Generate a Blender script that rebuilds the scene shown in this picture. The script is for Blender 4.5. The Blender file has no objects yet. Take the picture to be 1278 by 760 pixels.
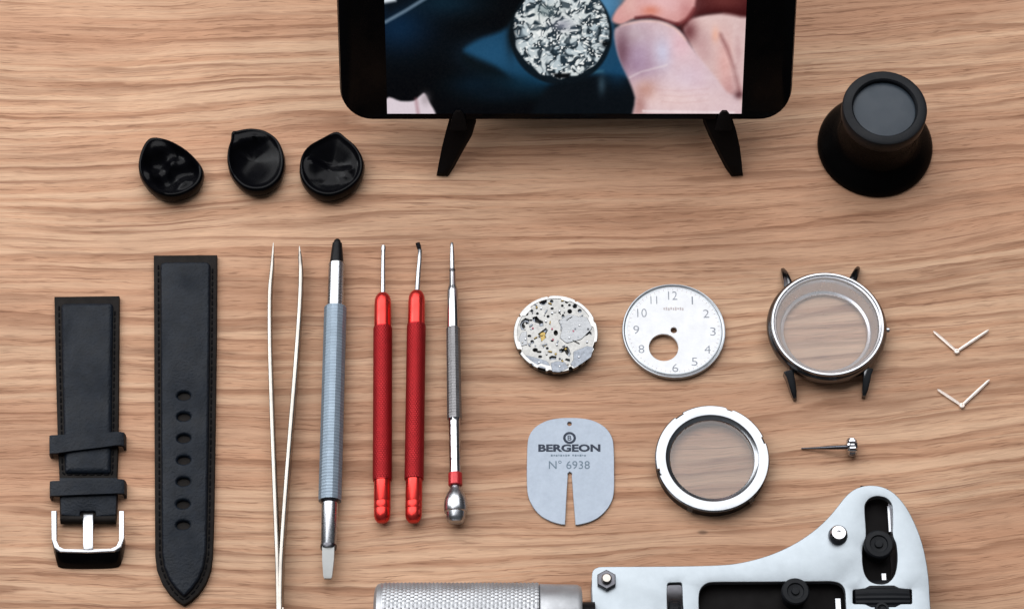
import bpy, bmesh, math, random
import numpy as np
from mathutils import Vector
from mathutils.geometry import delaunay_2d_cdt

random.seed(7)
rng = np.random.RandomState(5)
SC = bpy.context.scene
COL = SC.collection
MM = 0.001
PI = math.pi

# ------------------------------------------------------------------ camera
CAM_D, CAM_T, F = 900.0, math.radians(25.0), 3330.0
CX, CY = 639.0, 380.0
sT, cT = math.sin(CAM_T), math.cos(CAM_T)
CP = Vector((0, -CAM_D * sT, CAM_D * cT))
FW, UP = Vector((0, sT, -cT)), Vector((0, cT, sT))

def W(px, py, h=0.0):
    d = FW + Vector((1, 0, 0)) * ((px - CX) / F) + UP * ((CY - py) / F)
    return CP + d * ((h - CP.z) / d.z)

def S(v):
    return F / (v - CP).dot(FW)

cam = bpy.data.cameras.new('camera')
cam.sensor_width = 36.0
cam.lens = 36.0 * F / 1278.0
cam.clip_start, cam.clip_end = 0.05, 60.0
co = bpy.data.objects.new('camera', cam)
COL.objects.link(co)
co.location = CP * MM
co.rotation_euler = (CAM_T, 0, 0)
SC.camera = co

# ------------------------------------------------------------------ materials
def new_mat(name):
    m = bpy.data.materials.new(name)
    m.use_nodes = True
    return m, m.node_tree, m.node_tree.nodes['Principled BSDF']

def lin(c):
    return tuple((x / 255 / 12.92) if x / 255 <= 0.04045 else ((x / 255 + 0.055) / 1.055) ** 2.4 for x in c)

def mat(name, col, rough=0.5, metal=0.0, spec=0.5, var=0.10, vscale=400, rvar=0.08, bump=0.0, bscale=1500, stretch=(1, 1, 1)):
    m, t, b = new_mat(name)
    N, L = t.nodes, t.links
    tc = N.new('ShaderNodeTexCoord')
    mp = N.new('ShaderNodeMapping')
    mp.inputs['Scale'].default_value = stretch
    L.new(tc.outputs['Object'], mp.inputs['Vector'])
    n = N.new('ShaderNodeTexNoise')
    n.inputs['Scale'].default_value = vscale
    n.inputs['Detail'].default_value = 5
    n.inputs['Roughness'].default_value = 0.65
    L.new(mp.outputs['Vector'], n.inputs['Vector'])
    r = N.new('ShaderNodeMapRange')
    r.inputs['From Min'].default_value = 0.3
    r.inputs['From Max'].default_value = 0.7
    r.inputs['To Min'].default_value = 1 - var
    r.inputs['To Max'].default_value = 1 + var
    L.new(n.outputs['Fac'], r.inputs['Value'])
    mx = N.new('ShaderNodeVectorMath')
    mx.operation = 'SCALE'
    mx.inputs[0].default_value = col[:3]
    L.new(r.outputs['Result'], mx.inputs['Scale'])
    L.new(mx.outputs['Vector'], b.inputs['Base Color'])
    n2 = N.new('ShaderNodeTexNoise')
    n2.inputs['Scale'].default_value = vscale * 0.37
    n2.inputs['Detail'].default_value = 4
    L.new(mp.outputs['Vector'], n2.inputs['Vector'])
    r2 = N.new('ShaderNodeMapRange')
    r2.inputs['From Min'].default_value = 0.3
    r2.inputs['From Max'].default_value = 0.7
    r2.inputs['To Min'].default_value = max(0.02, rough - rvar)
    r2.inputs['To Max'].default_value = min(1, rough + rvar)
    L.new(n2.outputs['Fac'], r2.inputs['Value'])
    L.new(r2.outputs['Result'], b.inputs['Roughness'])
    b.inputs['Metallic'].default_value = metal
    b.inputs['Specular IOR Level'].default_value = spec
    if bump:
        n3 = N.new('ShaderNodeTexNoise')
        n3.inputs['Scale'].default_value = bscale
        n3.inputs['Detail'].default_value = 4
        L.new(mp.outputs['Vector'], n3.inputs['Vector'])
        bp = N.new('ShaderNodeBump')
        bp.inputs['Strength'].default_value = bump
        bp.inputs['Distance'].default_value = 0.0003
        L.new(n3.outputs['Fac'], bp.inputs['Height'])
        L.new(bp.outputs['Normal'], b.inputs['Normal'])
    return m

def glass_mat(name, tint, boost):
    m, t, b = new_mat(name)
    N, L = t.nodes, t.links
    out = N['Material Output']
    N.remove(b)
    tr = N.new('ShaderNodeBsdfTransparent')
    tr.inputs['Color'].default_value = (*tint, 1)
    gl = N.new('ShaderNodeBsdfGlossy')
    gl.inputs['Roughness'].default_value = 0.04
    gl.inputs['Color'].default_value = (1, 1, 1, 1)
    fr = N.new('ShaderNodeFresnel')
    fr.inputs['IOR'].default_value = boost
    mx = N.new('ShaderNodeMixShader')
    L.new(fr.outputs['Fac'], mx.inputs['Fac'])
    L.new(tr.outputs['BSDF'], mx.inputs[1])
    L.new(gl.outputs['BSDF'], mx.inputs[2])
    L.new(mx.outputs['Shader'], out.inputs['Surface'])
    return m

def wood_mat():
    m, t, b = new_mat('oak_wood')
    N, L = t.nodes, t.links
    tc = N.new('ShaderNodeTexCoord')
    mm_ = N.new('ShaderNodeVectorMath'); mm_.operation = 'SCALE'
    mm_.inputs['Scale'].default_value = 1000.0
    L.new(tc.outputs['Object'], mm_.inputs[0])
    P = mm_.outputs['Vector']

    def mul(v, s):
        n = N.new('ShaderNodeVectorMath'); n.operation = 'MULTIPLY'
        L.new(v, n.inputs[0]); n.inputs[1].default_value = s
        return n.outputs['Vector']

    def addv(v, s):
        n = N.new('ShaderNodeVectorMath'); n.operation = 'ADD'
        L.new(v, n.inputs[0])
        if isinstance(s, tuple): n.inputs[1].default_value = s
        else: L.new(s, n.inputs[1])
        return n.outputs['Vector']

    def noise(v, s, detail=3, rough=0.55, off=(0, 0, 0)):
        n = N.new('ShaderNodeTexNoise')
        n.inputs['Scale'].default_value = 1.0
        n.inputs['Detail'].default_value = detail
        n.inputs['Roughness'].default_value = rough
        L.new(addv(mul(v, s), off), n.inputs['Vector'])
        return n.outputs['Fac']

    def math_(op, a, c=None):
        n = N.new('ShaderNodeMath'); n.operation = op
        for i, x in enumerate((a, c)):
            if x is None: continue
            if isinstance(x, (int, float)): n.inputs[i].default_value = x
            else: L.new(x, n.inputs[i])
        return n.outputs['Value']

    def rng_(v, a, c, lo=0.0, hi=1.0, smooth=True):
        n = N.new('ShaderNodeMapRange')
        if smooth: n.interpolation_type = 'SMOOTHSTEP'
        L.new(v, n.inputs['Value'])
        n.inputs['From Min'].default_value = a; n.inputs['From Max'].default_value = c
        n.inputs['To Min'].default_value = lo; n.inputs['To Max'].default_value = hi
        return n.outputs['Result']

    def warp(v, f, amount):
        x = math_('MULTIPLY', math_('SUBTRACT', f, 0.5), amount)
        n = N.new('ShaderNodeCombineXYZ'); L.new(x, n.inputs['Y'])
        return addv(v, n.outputs['Vector'])

    def mixc(f, a, c):
        n = N.new('ShaderNodeMix'); n.data_type = 'RGBA'
        L.new(f, n.inputs['Factor'])
        for k, x in (('A', a), ('B', c)):
            s = [i for i in n.inputs if i.name == k and i.type == 'RGBA'][0]
            if isinstance(x, tuple): s.default_value = (*x, 1)
            else: L.new(x, s)
        return [o for o in n.outputs if o.type == 'RGBA'][0]

    sx = N.new('ShaderNodeSeparateXYZ'); L.new(P, sx.inputs[0])
    # the grain runs level at the left and climbs gently towards the right
    clim = math_('MULTIPLY', math_('POWER', math_('MAXIMUM', math_('ADD', sx.outputs['X'], 60.0), 0.0), 1.5), -0.0040)
    cb = N.new('ShaderNodeCombineXYZ'); L.new(clim, cb.inputs['Y'])
    P0 = addv(P, cb.outputs['Vector'])
    P1 = warp(P0, noise(P, (0.0045, 0.009, 1), 2, 0.5, (3, 1, 0)), 20.0)
    P2 = warp(P1, noise(P, (0.028, 0.085, 1), 2, 0.5, (9, 4, 0)), 3.0)
    P3 = warp(P2, noise(P, (0.13, 0.40, 1), 2, 0.5, (2, 7, 0)), 1.1)
    s2 = N.new('ShaderNodeSeparateXYZ'); L.new(P3, s2.inputs[0])
    jit = noise(P1, (0.004, 0.055, 1), 2, 0.5, (7, 3, 0))
    phase = math_('ADD', math_('MULTIPLY', s2.outputs['Y'], 0.142), math_('MULTIPLY', jit, 4.6))
    saw = math_('FRACT', phase)
    ringline = math_('MULTIPLY', rng_(saw, 0.44, 0.88), rng_(saw, 0.91, 1.0, 1.0, 0.0))
    ringline = math_('MULTIPLY', ringline, rng_(noise(P2, (0.013, 0.10, 1), 3, 0.6, (15, 2, 0)), 0.36, 0.60))
    broad = noise(P1, (0.0025, 0.030, 1), 2, 0.5, (11, 3, 0))
    rings = noise(P2, (0.006, 0.26, 1), 3, 0.55, (4, 8, 0))
    lines = noise(P3, (0.015, 0.80, 1), 4, 0.62, (1, 2, 0))
    fibre = noise(P3, (0.080, 2.7, 1), 5, 0.72, (6, 6, 0))
    pores = noise(P3, (0.11, 2.4, 1), 2, 0.5, (5, 9, 0))
    hair = noise(P2, (0.012, 1.5, 1), 2, 0.5, (12, 5, 0))
    blotch = noise(P, (0.02, 0.05, 1), 3, 0.55, (8, 2, 0))

    light = lin((230, 188, 154)); mid = lin((209, 160, 126)); dark = lin((138, 94, 68)); red = lin((203, 151, 118))
    c = mixc(rng_(rings, 0.38, 0.64), light, mid)
    c = mixc(rng_(broad, 0.44, 0.62, 0, 0.65), c, red)
    ln = math_('MULTIPLY', rng_(lines, 0.54, 0.66), rng_(rings, 0.35, 0.62, 0.35, 1.0))
    c = mixc(math_('MULTIPLY', ln, 0.56), c, dark)
    c = mixc(math_('MULTIPLY', ringline, 0.66), c, lin((152, 103, 74)))
    pr = math_('MULTIPLY', rng_(pores, 0.57, 0.68), rng_(rings, 0.36, 0.58, 0.3, 1.0))
    c = mixc(math_('MULTIPLY', pr, 0.55), c, lin((120, 80, 58)))
    c = mixc(math_('MULTIPLY', rng_(hair, 0.63, 0.72), 0.75), c, lin((138, 92, 70)))
    sc = N.new('ShaderNodeVectorMath'); sc.operation = 'SCALE'
    L.new(c, sc.inputs[0])
    f = math_('MULTIPLY', rng_(fibre, 0.3, 0.7, 0.82, 1.18, False), rng_(blotch, 0.3, 0.7, 0.93, 1.07))
    # the small dark knot
    k = W(877, 664, 0)
    sub = addv(P, (-k.x, -k.y, -k.z))
    ln_ = N.new('ShaderNodeVectorMath'); ln_.operation = 'LENGTH'
    L.new(mul(sub, (0.45, 1.0, 0.0)), ln_.inputs[0])
    f = math_('MULTIPLY', f, rng_(ln_.outputs['Value'], 0.25, 1.1, 0.45, 1.0))
    L.new(math_('MULTIPLY', f, WOOD_K), sc.inputs['Scale'])
    L.new(sc.outputs['Vector'], b.inputs['Base Color'])
    L.new(rng_(fibre, 0.3, 0.7, 0.62, 0.5, False), b.inputs['Roughness'])
    b.inputs['Specular IOR Level'].default_value = 0.18
    bp = N.new('ShaderNodeBump')
    bp.inputs['Strength'].default_value = 0.35
    bp.inputs['Distance'].default_value = 0.0003
    h = math_('SUBTRACT', math_('MULTIPLY', fibre, 0.6), math_('ADD', math_('MULTIPLY', pr, 0.6), math_('MULTIPLY', ln, 0.35)))
    L.new(h, bp.inputs['Height'])
    L.new(bp.outputs['Normal'], b.inputs['Normal'])
    return m

WOOD_K = 0.715
M = {}
M['wood'] = wood_mat()
M['black_gloss'] = mat('black_glossy_plastic', (0.0025, 0.0025, 0.003), 0.16, spec=0.09)
M['black_rubber'] = mat('black_latex', (0.0016, 0.0016, 0.0024), 0.24, spec=0.09, bump=0.12, bscale=140)
M['black_plastic'] = mat('black_satin_plastic', (0.005, 0.005, 0.006), 0.42, spec=0.15, bump=0.1)
M['black_matte'] = mat('black_matte_plastic', (0.005, 0.004, 0.004), 0.6, spec=0.08, bump=0.15)
M['grey_rim'] = mat('dark_grey_satin_plastic', (0.008, 0.009, 0.011), 0.45, spec=0.12)
M['eyecup'] = mat('black_eyecup_plastic', (0.0020, 0.0019, 0.0020), 0.26, spec=0.035)
M['lens'] = mat('grey_blue_lens', (0.026, 0.036, 0.048), 0.38, spec=0.25, var=0.05)
M['leather'] = mat('black_leather', (0.0058, 0.0088, 0.0142), 0.46, spec=0.15, bump=0.8, bscale=1200, var=0.30, vscale=250, rvar=0.14)
M['leather_edge'] = mat('black_leather_edge', (0.009, 0.007, 0.006), 0.6, spec=0.10, bump=0.3, bscale=1500, var=0.3)
M['thread'] = mat('black_thread', (0.002, 0.002, 0.003), 0.8, spec=0.1)
M['chrome'] = mat('polished_steel', (0.46, 0.46, 0.48), 0.12, 1.0, var=0.03)
M['case_chrome'] = mat('dark_reflection_steel', (0.13, 0.13, 0.135), 0.15, 1.0, var=0.03)  # polished steel with the dark room's reflection put into its colour
M['steel'] = mat('brushed_steel', (0.42, 0.43, 0.45), 0.28, 1.0, var=0.05, rvar=0.03, stretch=(1, 12, 1))
M['steel_white'] = mat('satin_pale_steel', (0.33, 0.305, 0.275), 0.26, 1.0, var=0.14, vscale=200)
M['steel_knurl'] = mat('knurled_grey_steel', (0.42, 0.43, 0.445), 0.42, 0.8, var=0.08)
M['grip_steel'] = mat('dull_grey_steel', (0.22, 0.215, 0.22), 0.42, 0.9, var=0.08)
M['ring_steel'] = mat('satin_ring_steel', (0.315, 0.325, 0.34), 0.24, 1.0, var=0.06, rvar=0.04)
M['dark_steel'] = mat('dark_steel', (0.10, 0.10, 0.11), 0.30, 1.0)
M['grey_alu'] = mat('blue_grey_aluminium', (0.25, 0.31, 0.37), 0.5, 0.6, var=0.06)
M['tip_grey'] = mat('pale_grey_nylon', (0.46, 0.47, 0.46), 0.5, var=0.05)
M['red_gloss'] = mat('red_anodised_polished', (0.66, 0.045, 0.038), 0.32, 0.9, var=0.06)
M['red_knurl'] = mat('red_anodised_knurled', (0.32, 0.011, 0.014), 0.46, 0.75, var=0.10)
M['red_ring'] = mat('red_enamel_ring', (0.45, 0.02, 0.025), 0.3, 0.3)
M['movement'] = mat('nickel_plate', (0.245, 0.242, 0.232), 0.28, 0.9, var=0.16, vscale=1100, bump=0.25, bscale=800)
M['movement_blue'] = mat('grey_nickel_plate', (0.150, 0.162, 0.182), 0.28, 0.9, var=0.25, vscale=900, bump=0.5, bscale=800)
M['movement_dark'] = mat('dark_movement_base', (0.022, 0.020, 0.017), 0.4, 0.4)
M['movement_bright'] = mat('bright_nickel_plate', (0.34, 0.335, 0.325), 0.26, 0.9, var=0.10, vscale=1100, bump=0.15, bscale=800)
M['movement_pale'] = mat('pale_grey_nickel', (0.232, 0.238, 0.245), 0.30, 0.9, var=0.12, vscale=900, bump=0.2, bscale=1200, stretch=(1, 8, 1))
M['brass'] = mat('brass_wheel', (0.24, 0.17, 0.06), 0.34, 1.0)
M['jewel'] = mat('ruby_jewel', (0.35, 0.03, 0.08), 0.15)
M['dial'] = mat('silver_white_dial', (0.70, 0.71, 0.725), 0.40, 0.12, var=0.03, vscale=900)
M['dial_rim'] = mat('silver_dial_rim', (0.40, 0.42, 0.44), 0.34, 0.8, var=0.05)
M['ink_grey'] = mat('grey_printed_ink', (0.22, 0.24, 0.28), 0.5)
M['ink_pink'] = mat('faint_printed_ink', (0.50, 0.44, 0.44), 0.5)
M['ink_navy'] = mat('navy_printed_ink', (0.012, 0.022, 0.045), 0.5, spec=0.3)
M['ink_slate'] = mat('slate_printed_ink', (0.13, 0.18, 0.23), 0.5, spec=0.3)
M['protector'] = mat('grey_blue_plastic_sheet', (0.365, 0.42, 0.495), 0.42, 0.1, spec=0.4, var=0.05, vscale=900, bump=0.05)
M['opener'] = mat('pale_nickel_plated_plate', (0.292, 0.324, 0.348), 0.36, 0.8, var=0.03, vscale=500, rvar=0.03, bump=0.04, bscale=1800)
M['rehaut'] = mat('silver_inner_ring', (0.66, 0.68, 0.72), 0.30, 0.9, var=0.03)
M['rose'] = mat('pale_rose_gold', (0.74, 0.64, 0.57), 0.34, 0.4, var=0.03)
M['crystal'] = glass_mat('watch_crystal', (0.97, 0.975, 0.985), 1.60)

# ------------------------------------------------------------------ mesh helpers
class G:
    def __init__(s):
        s.v, s.f = [], []

    def add(s, vs, fs):
        o = len(s.v)
        s.v += [Vector(p) for p in vs]
        s.f += [tuple(i + o for i in f) for f in fs]

    def loft(s, secs, cap=True, closed=True):
        n = len(secs[0])
        vs = [p for sec in secs for p in sec]
        fs = []
        for i in range(len(secs) - 1):
            for j in range(n if closed else n - 1):
                k = (j + 1) % n
                fs.append((i * n + j, i * n + k, (i + 1) * n + k, (i + 1) * n + j))
        if cap:
            fs.append(tuple(range(n)))
            fs.append(tuple((len(secs) - 1) * n + j for j in range(n)))
        s.add(vs, fs)

    def box(s, lo, hi):
        (a, b, c), (d, e, f) = lo, hi
        s.loft([[(a, b, c), (d, b, c), (d, e, c), (a, e, c)], [(a, b, f), (d, b, f), (d, e, f), (a, e, f)]])

    def lathe(s, prof, c, segs=64, loop=False, z0=0.0):
        secs = []
        pr = list(prof) + ([prof[0]] if loop else [])
        for r, z in pr:
            secs.append([(c[0] + max(r, 1e-3) * math.cos(2 * PI * j / segs), c[1] + max(r, 1e-3) * math.sin(2 * PI * j / segs), z0 + z) for j in range(segs)])
        s.loft(secs, cap=not loop)

    def axlathe(s, A, d, st, segs=32, knurl=None):
        """lathe round a horizontal axis; st = [(t, r)]; knurl = (step, amp, kind)"""
        d = d.normalized()
        z = Vector((0, 0, 1)); z = (z - d * z.dot(d)).normalized()
        p = d.cross(z)
        if knurl:
            step, amp, kind = knurl
            (t0, r0), (t1, r1) = st[0], st[-1]
            n = max(2, int(abs(t1 - t0) / step))
            secs = []
            for i in range(n + 1):
                t = t0 + (t1 - t0) * i / n
                r = r0 + (r1 - r0) * i / n
                ring = []
                for j in range(segs):
                    a = 2 * PI * j / segs
                    if kind == 'diamond': k = amp if (i % 2 == 0 and j % 2 == (i // 2) % 2) else -amp
                    else: k = amp * (0.7 if i % 2 else -0.7) + amp * (0.5 if j % 2 else -0.5)
                    if i in (0, n): k = -amp
                    ring.append(A + d * t + (p * math.cos(a) + z * math.sin(a)) * (r + k))
                secs.append(ring)
            s.loft(secs)
        else:
            s.loft([[A + d * t + (p * math.cos(2 * PI * j / segs) + z * math.sin(2 * PI * j / segs)) * max(r, 1e-3) for j in range(segs)] for t, r in st])

    def tube(s, pts, rad, segs=12):
        pts = [Vector(p) for p in pts]
        secs = []
        for i, q in enumerate(pts):
            d = (pts[min(i + 1, len(pts) - 1)] - pts[max(i - 1, 0)]).normalized()
            z = Vector((0, 0, 1)) if abs(d.z) < 0.9 else Vector((1, 0, 0))
            z = (z - d * z.dot(d)).normalized()
            p = d.cross(z)
            r = rad[i] if isinstance(rad, (list, tuple)) else rad
            secs.append([q + (p * math.cos(2 * PI * j / segs) + z * math.sin(2 * PI * j / segs)) * r for j in range(segs)])
        s.loft(secs)

    def plate(s, loops, z0, z1, bev=0.0, segs=2, bz=None):
        """extruded outline with holes (first loop outer), bevelled along the top"""
        ls = []
        for i, lp in enumerate(loops):
            q = [(float(p[0]), float(p[1])) for p in lp]
            area = sum(q[k][0] * q[(k + 1) % len(q)][1] - q[(k + 1) % len(q)][0] * q[k][1] for k in range(len(q)))
            if (area > 0) != (i == 0): q.reverse()
            ls.append(q)
        def inset(q, d):
            if d <= 0: return q
            out = []
            n = len(q)
            for k in range(n):
                a, b, c = q[k - 1], q[k], q[(k + 1) % n]
                e1 = Vector((b[0] - a[0], b[1] - a[1])); e2 = Vector((c[0] - b[0], c[1] - b[1]))
                if e1.length < 1e-6: e1 = e2
                if e2.length < 1e-6: e2 = e1
                e1.normalize(); e2.normalize()
                n1 = Vector((-e1.y, e1.x)); n2 = Vector((-e2.y, e2.x))
                m = n1 + n2
                m = m.normalized() if m.length > 1e-4 else n1
                out.append((b[0] + m.x * d / max(0.5, m.dot(n1)), b[1] + m.y * d / max(0.5, m.dot(n1))))
            return out
        bz = bev if bz is None else bz
        lev = [(0.0, z0), (0.0, z1 - bz)]
        if bev > 0:
            for k in range(1, segs + 1):
                a = PI / 2 * k / segs
                lev.append((bev * (1 - math.cos(a)), z1 - bz + bz * math.sin(a)))
        rings = [[inset(q, d) for q in ls] for d, z in lev]
        for li in range(len(ls)):
            s.loft([[(x, y, lev[k][1]) for x, y in rings[k][li]] for k in range(len(lev))], cap=False)
        for k in (0, len(lev) - 1):
            vin, ein = [], []
            for q in rings[k]:
                o = len(vin)
                vin += [Vector(p) for p in q]
                ein += [(o + i, o + (i + 1) % len(q)) for i in range(len(q))]
            vo, _, fo, _, _, _ = delaunay_2d_cdt(vin, ein, [], 0, 1e-5)
            keep = []
            for f in fo:
                cx = sum(vo[i].x for i in f) / len(f); cy = sum(vo[i].y for i in f) / len(f)
                cnt = 0
                for q in rings[k]:
                    for i in range(len(q)):
                        (x0, y0), (x1, y1) = q[i - 1], q[i]
                        if (y0 > cy) != (y1 > cy) and cx < (x1 - x0) * (cy - y0) / (y1 - y0) + x0: cnt += 1
                if cnt % 2: keep.append(tuple(f))
            s.add([(p.x, p.y, lev[k][1]) for p in vo], keep)

    def build(s, name, m, parent=None, ang=32, merge=True):
        o0 = Vector((0, 0, 0)) if parent is None else ORG[parent.name]
        bm = bmesh.new()
        vs = [bm.verts.new((p - o0) * MM) for p in s.v]
        for f in s.f:
            try: bm.faces.new([vs[i] for i in f])
            except ValueError: pass
        if merge: bmesh.ops.remove_doubles(bm, verts=bm.verts, dist=2e-6)
        bmesh.ops.recalc_face_normals(bm, faces=bm.faces)
        lim = math.radians(ang)
        for f in bm.faces: f.smooth = True
        for e in bm.edges:
            if len(e.link_faces) != 2 or e.calc_face_angle(0) > lim: e.smooth = False
        me = bpy.data.meshes.new(name)
        bm.to_mesh(me); bm.free()
        me.materials.append(M[m] if isinstance(m, str) else m)
        ob = bpy.data.objects.new(name, me)
        COL.objects.link(ob)
        if parent is not None:
            ob.parent = parent
            ORG[ob.name] = o0
        return ob

ORG = {}
def thing(name, label, cat, at, group=None):
    o = bpy.data.objects.new(name, None)
    o.empty_display_size = 0.005
    COL.objects.link(o)
    at = Vector((at[0], at[1], 0))
    o.location = at * MM
    o['label'] = label; o['category'] = cat
    if group: o['group'] = group
    ORG[o.name] = at
    return o

def catmull(pts, n=6, closed=True):
    out = []
    m = len(pts)
    for i in range(m if closed else m - 1):
        g = (lambda k: pts[k % m]) if closed else (lambda k: pts[max(0, min(m - 1, k))])
        p0, p1, p2, p3 = g(i - 1), g(i), g(i + 1), g(i + 2)
        for k in range(n):
            t = k / n
            out.append(tuple(0.5 * (2 * p1[c] + (p2[c] - p0[c]) * t + (2 * p0[c] - 5 * p1[c] + 4 * p2[c] - p3[c]) * t * t + (3 * p1[c] - p0[c] - 3 * p2[c] + p3[c]) * t ** 3) for c in range(len(p1))))
    if not closed: out.append(tuple(pts[-1]))
    return out

def rounded(pts, r, n=5):
    """round the corners of a polygon; r a number or one per corner"""
    out = []
    m = len(pts)
    for i in range(m):
        b = Vector(pts[i][:2]); a = Vector(pts[i - 1][:2]); c = Vector(pts[(i + 1) % m][:2])
        rr = r[i] if isinstance(r, (list, tuple)) else r
        if rr <= 0: out.append(tuple(b)); continue
        d1, d2 = (a - b), (c - b)
        k1 = min(rr, d1.length * 0.49); k2 = min(rr, d2.length * 0.49)
        p, q = b + d1.normalized() * k1, b + d2.normalized() * k2
        for k in range(n + 1):
            t = k / n
            out.append(tuple((p * (1 - t) + b * t) * (1 - t) + (b * (1 - t) + q * t) * t))
    return out

def pxl(pts, h):
    return [tuple(W(x, y, h)[:2]) for x, y in pts]

def circ(c, r, n=32, ry=None, a0=0):
    ry = r if ry is None else ry
    return [(c[0] + r * math.cos(a0 + 2 * PI * k / n), c[1] + ry * math.sin(a0 + 2 * PI * k / n)) for k in range(n)]

def text_geo(g, body, box, z0, z1, bold=0.0):
    """lettering as a thin solid scaled into box = (x0, y0, x1, y1)"""
    cu = bpy.data.curves.new('txt', 'FONT')
    cu.body = body; cu.size = 10; cu.extrude = 0.5; cu.offset = bold; cu.resolution_u = 3
    ob = bpy.data.objects.new('txt', cu)
    COL.objects.link(ob)
    dg = bpy.context.evaluated_depsgraph_get()
    me = bpy.data.meshes.new_from_object(ob.evaluated_get(dg))
    vs = [v.co.copy() for v in me.vertices]
    fs = [tuple(p.vertices) for p in me.polygons]
    bpy.data.objects.remove(ob); bpy.data.meshes.remove(me); bpy.data.curves.remove(cu)
    x0, x1 = min(v.x for v in vs), max(v.x for v in vs)
    y0, y1 = min(v.y for v in vs), max(v.y for v in vs)
    X0, Y0, X1, Y1 = box
    g.add([(X0 + (v.x - x0) / (x1 - x0) * (X1 - X0), Y0 + (v.y - y0) / (y1 - y0) * (Y1 - Y0), z0 if v.z < 0 else z1) for v in vs], fs)

# ------------------------------------------------------------------ the desk
g = G()
g.box((-620, -420, -24), (620, 480, 0))
desk = g.build('desk_top', 'wood')
desk['kind'] = 'structure'

# ------------------------------------------------------------------ tools lying on the desk
class Axis:
    """a horizontal tool axis through two pixels, at height z"""
    def __init__(s, p, q, z):
        s.p, s.q, s.z = p, q, z
        s.A, B = W(*p, z), W(*q, z)
        s.d = (B - s.A).normalized()
    def st(s, rows):
        out = []
        for y, w in rows:
            k = (y - s.p[1]) / (s.q[1] - s.p[1])
            v = W(s.p[0] + (s.q[0] - s.p[0]) * k, y, s.z)
            out.append(((v - s.A).dot(s.d), w / 2 / S(v)))
        return out

def lathe_part(root, name, m, ax, rows, knurl=None, segs=32, ang=32):
    g = G()
    g.axlathe(ax.A, ax.d, ax.st(rows), segs, knurl)
    return g.build(name, m, root, ang)

# blue grey spring bar tool
ax = Axis((421, 300), (409, 722), 4.05)
r = thing('spring_bar_tool', 'thick blue grey knurled spring bar tool with black tip, between tweezers and red tools', 'watch tool', W(415, 510))
lathe_part(r, 'black_tip', 'black_plastic', ax, [(299, 5), (300.5, 8), (303, 9), (304, 12), (327, 17), (329, 17)])
lathe_part(r, 'collar', 'steel', ax, [(328.5, 18), (329.5, 20), (382, 20.5), (384.5, 20.5)])
h = lathe_part(r, 'handle', 'grey_alu', ax, [(384, 28), (386, 30), (624, 30.5), (625, 29)], knurl=(0.55, 0.07, 'ring'), segs=24, ang=12)
lathe_part(r, 'collar', 'steel', ax, [(624.5, 21), (683, 20), (684, 19)])
g = G(); g.axlathe(ax.A, ax.d, ax.st([(624.2, 24), (626, 24.5), (628, 22)]), 32); g.axlathe(ax.A, ax.d, ax.st([(680, 20.6), (682, 21.4), (685, 20)]), 32)
g.build('retaining_ring', 'dark_steel', r)
g = G()
st = ax.st([(684, 15), (700, 14.5), (719, 11), (722, 9)])
d = ax.d; p = d.cross(Vector((0, 0, 1)))
g.loft([[ax.A + d * t + p * (sx * rr) + Vector((0, 0, sz * hh)) for sx, sz in ((-1, -1), (1, -1), (1, 1), (-1, 1))] for (t, rr), hh in zip(st, (1.9, 1.5, 0.9, 0.6))])
g.build('flat_tip', 'tip_grey', r)

# red handled tools
def red_tool(p, q, label, y0, kink):
    ax = Axis(p, q, 3.25)
    r = thing('red_hand_tool', label, 'watch tool', W((p[0] + q[0]) / 2, (p[1] + q[1]) / 2), 'red handled watch tools')
    o = y0 - 366
    lathe_part(r, 'handle', 'red_gloss', ax, [(366 + o, 8), (367 + o, 12), (370 + o, 17), (374 + o, 20), (380 + o, 21), (409 + o, 21.5)])
    lathe_part(r, 'grip', 'red_knurl', ax, [(408.6 + o, 23.5), (600 + o * .5, 24)], knurl=(0.36, 0.085, 'diamond'), segs=48, ang=8)
    lathe_part(r, 'end_cap', 'red_gloss', ax, [(600 + o * .5, 21), (625, 21), (626, 20.2), (627, 21), (634, 21), (635, 20.2), (636, 21), (644, 20.5), (648, 18), (651, 13), (652, 6)])
    g = G()
    A, d = ax.A, ax.d
    pts = [W(x, y, z) for x, y, z in kink]
    g.tube(pts, [k / 2 / 3.55 for k in KW[:len(pts)]], 14)
    g.build('shaft', 'steel', r)
    g = G()
    a, b = pts[0], pts[1]
    dd = (b - a).normalized()
    g.tube([a - dd * 1.0, a - dd * 0.9, a + dd * 0.4, a + dd * 1.3, a + dd * 1.5], [0.25, 0.75, 0.85, 0.7, 0.3], 14)
    g.build('tip', 'dark_steel' if kink[0][0] > 500 else 'steel', r)
KW = [4.5, 5.2, 5.4, 6.0, 6.2, 6.4]
red_tool((478, 306), (477, 652), 'red metal tool with straight steel tip, next to the grey spring bar tool', 366, [(478.5, 310, 3.2), (478.2, 320, 3.2), (478, 340, 3.2), (478, 370, 3.25)])
red_tool((521, 303), (516, 650), 'red metal tool with bent dark hooked tip, next to the thin silver screwdriver', 363, [(522, 306, 4.6), (524.2, 313, 3.6), (523.6, 325, 3.3), (522.2, 340, 3.2), (520.5, 368, 3.25)])

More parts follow.
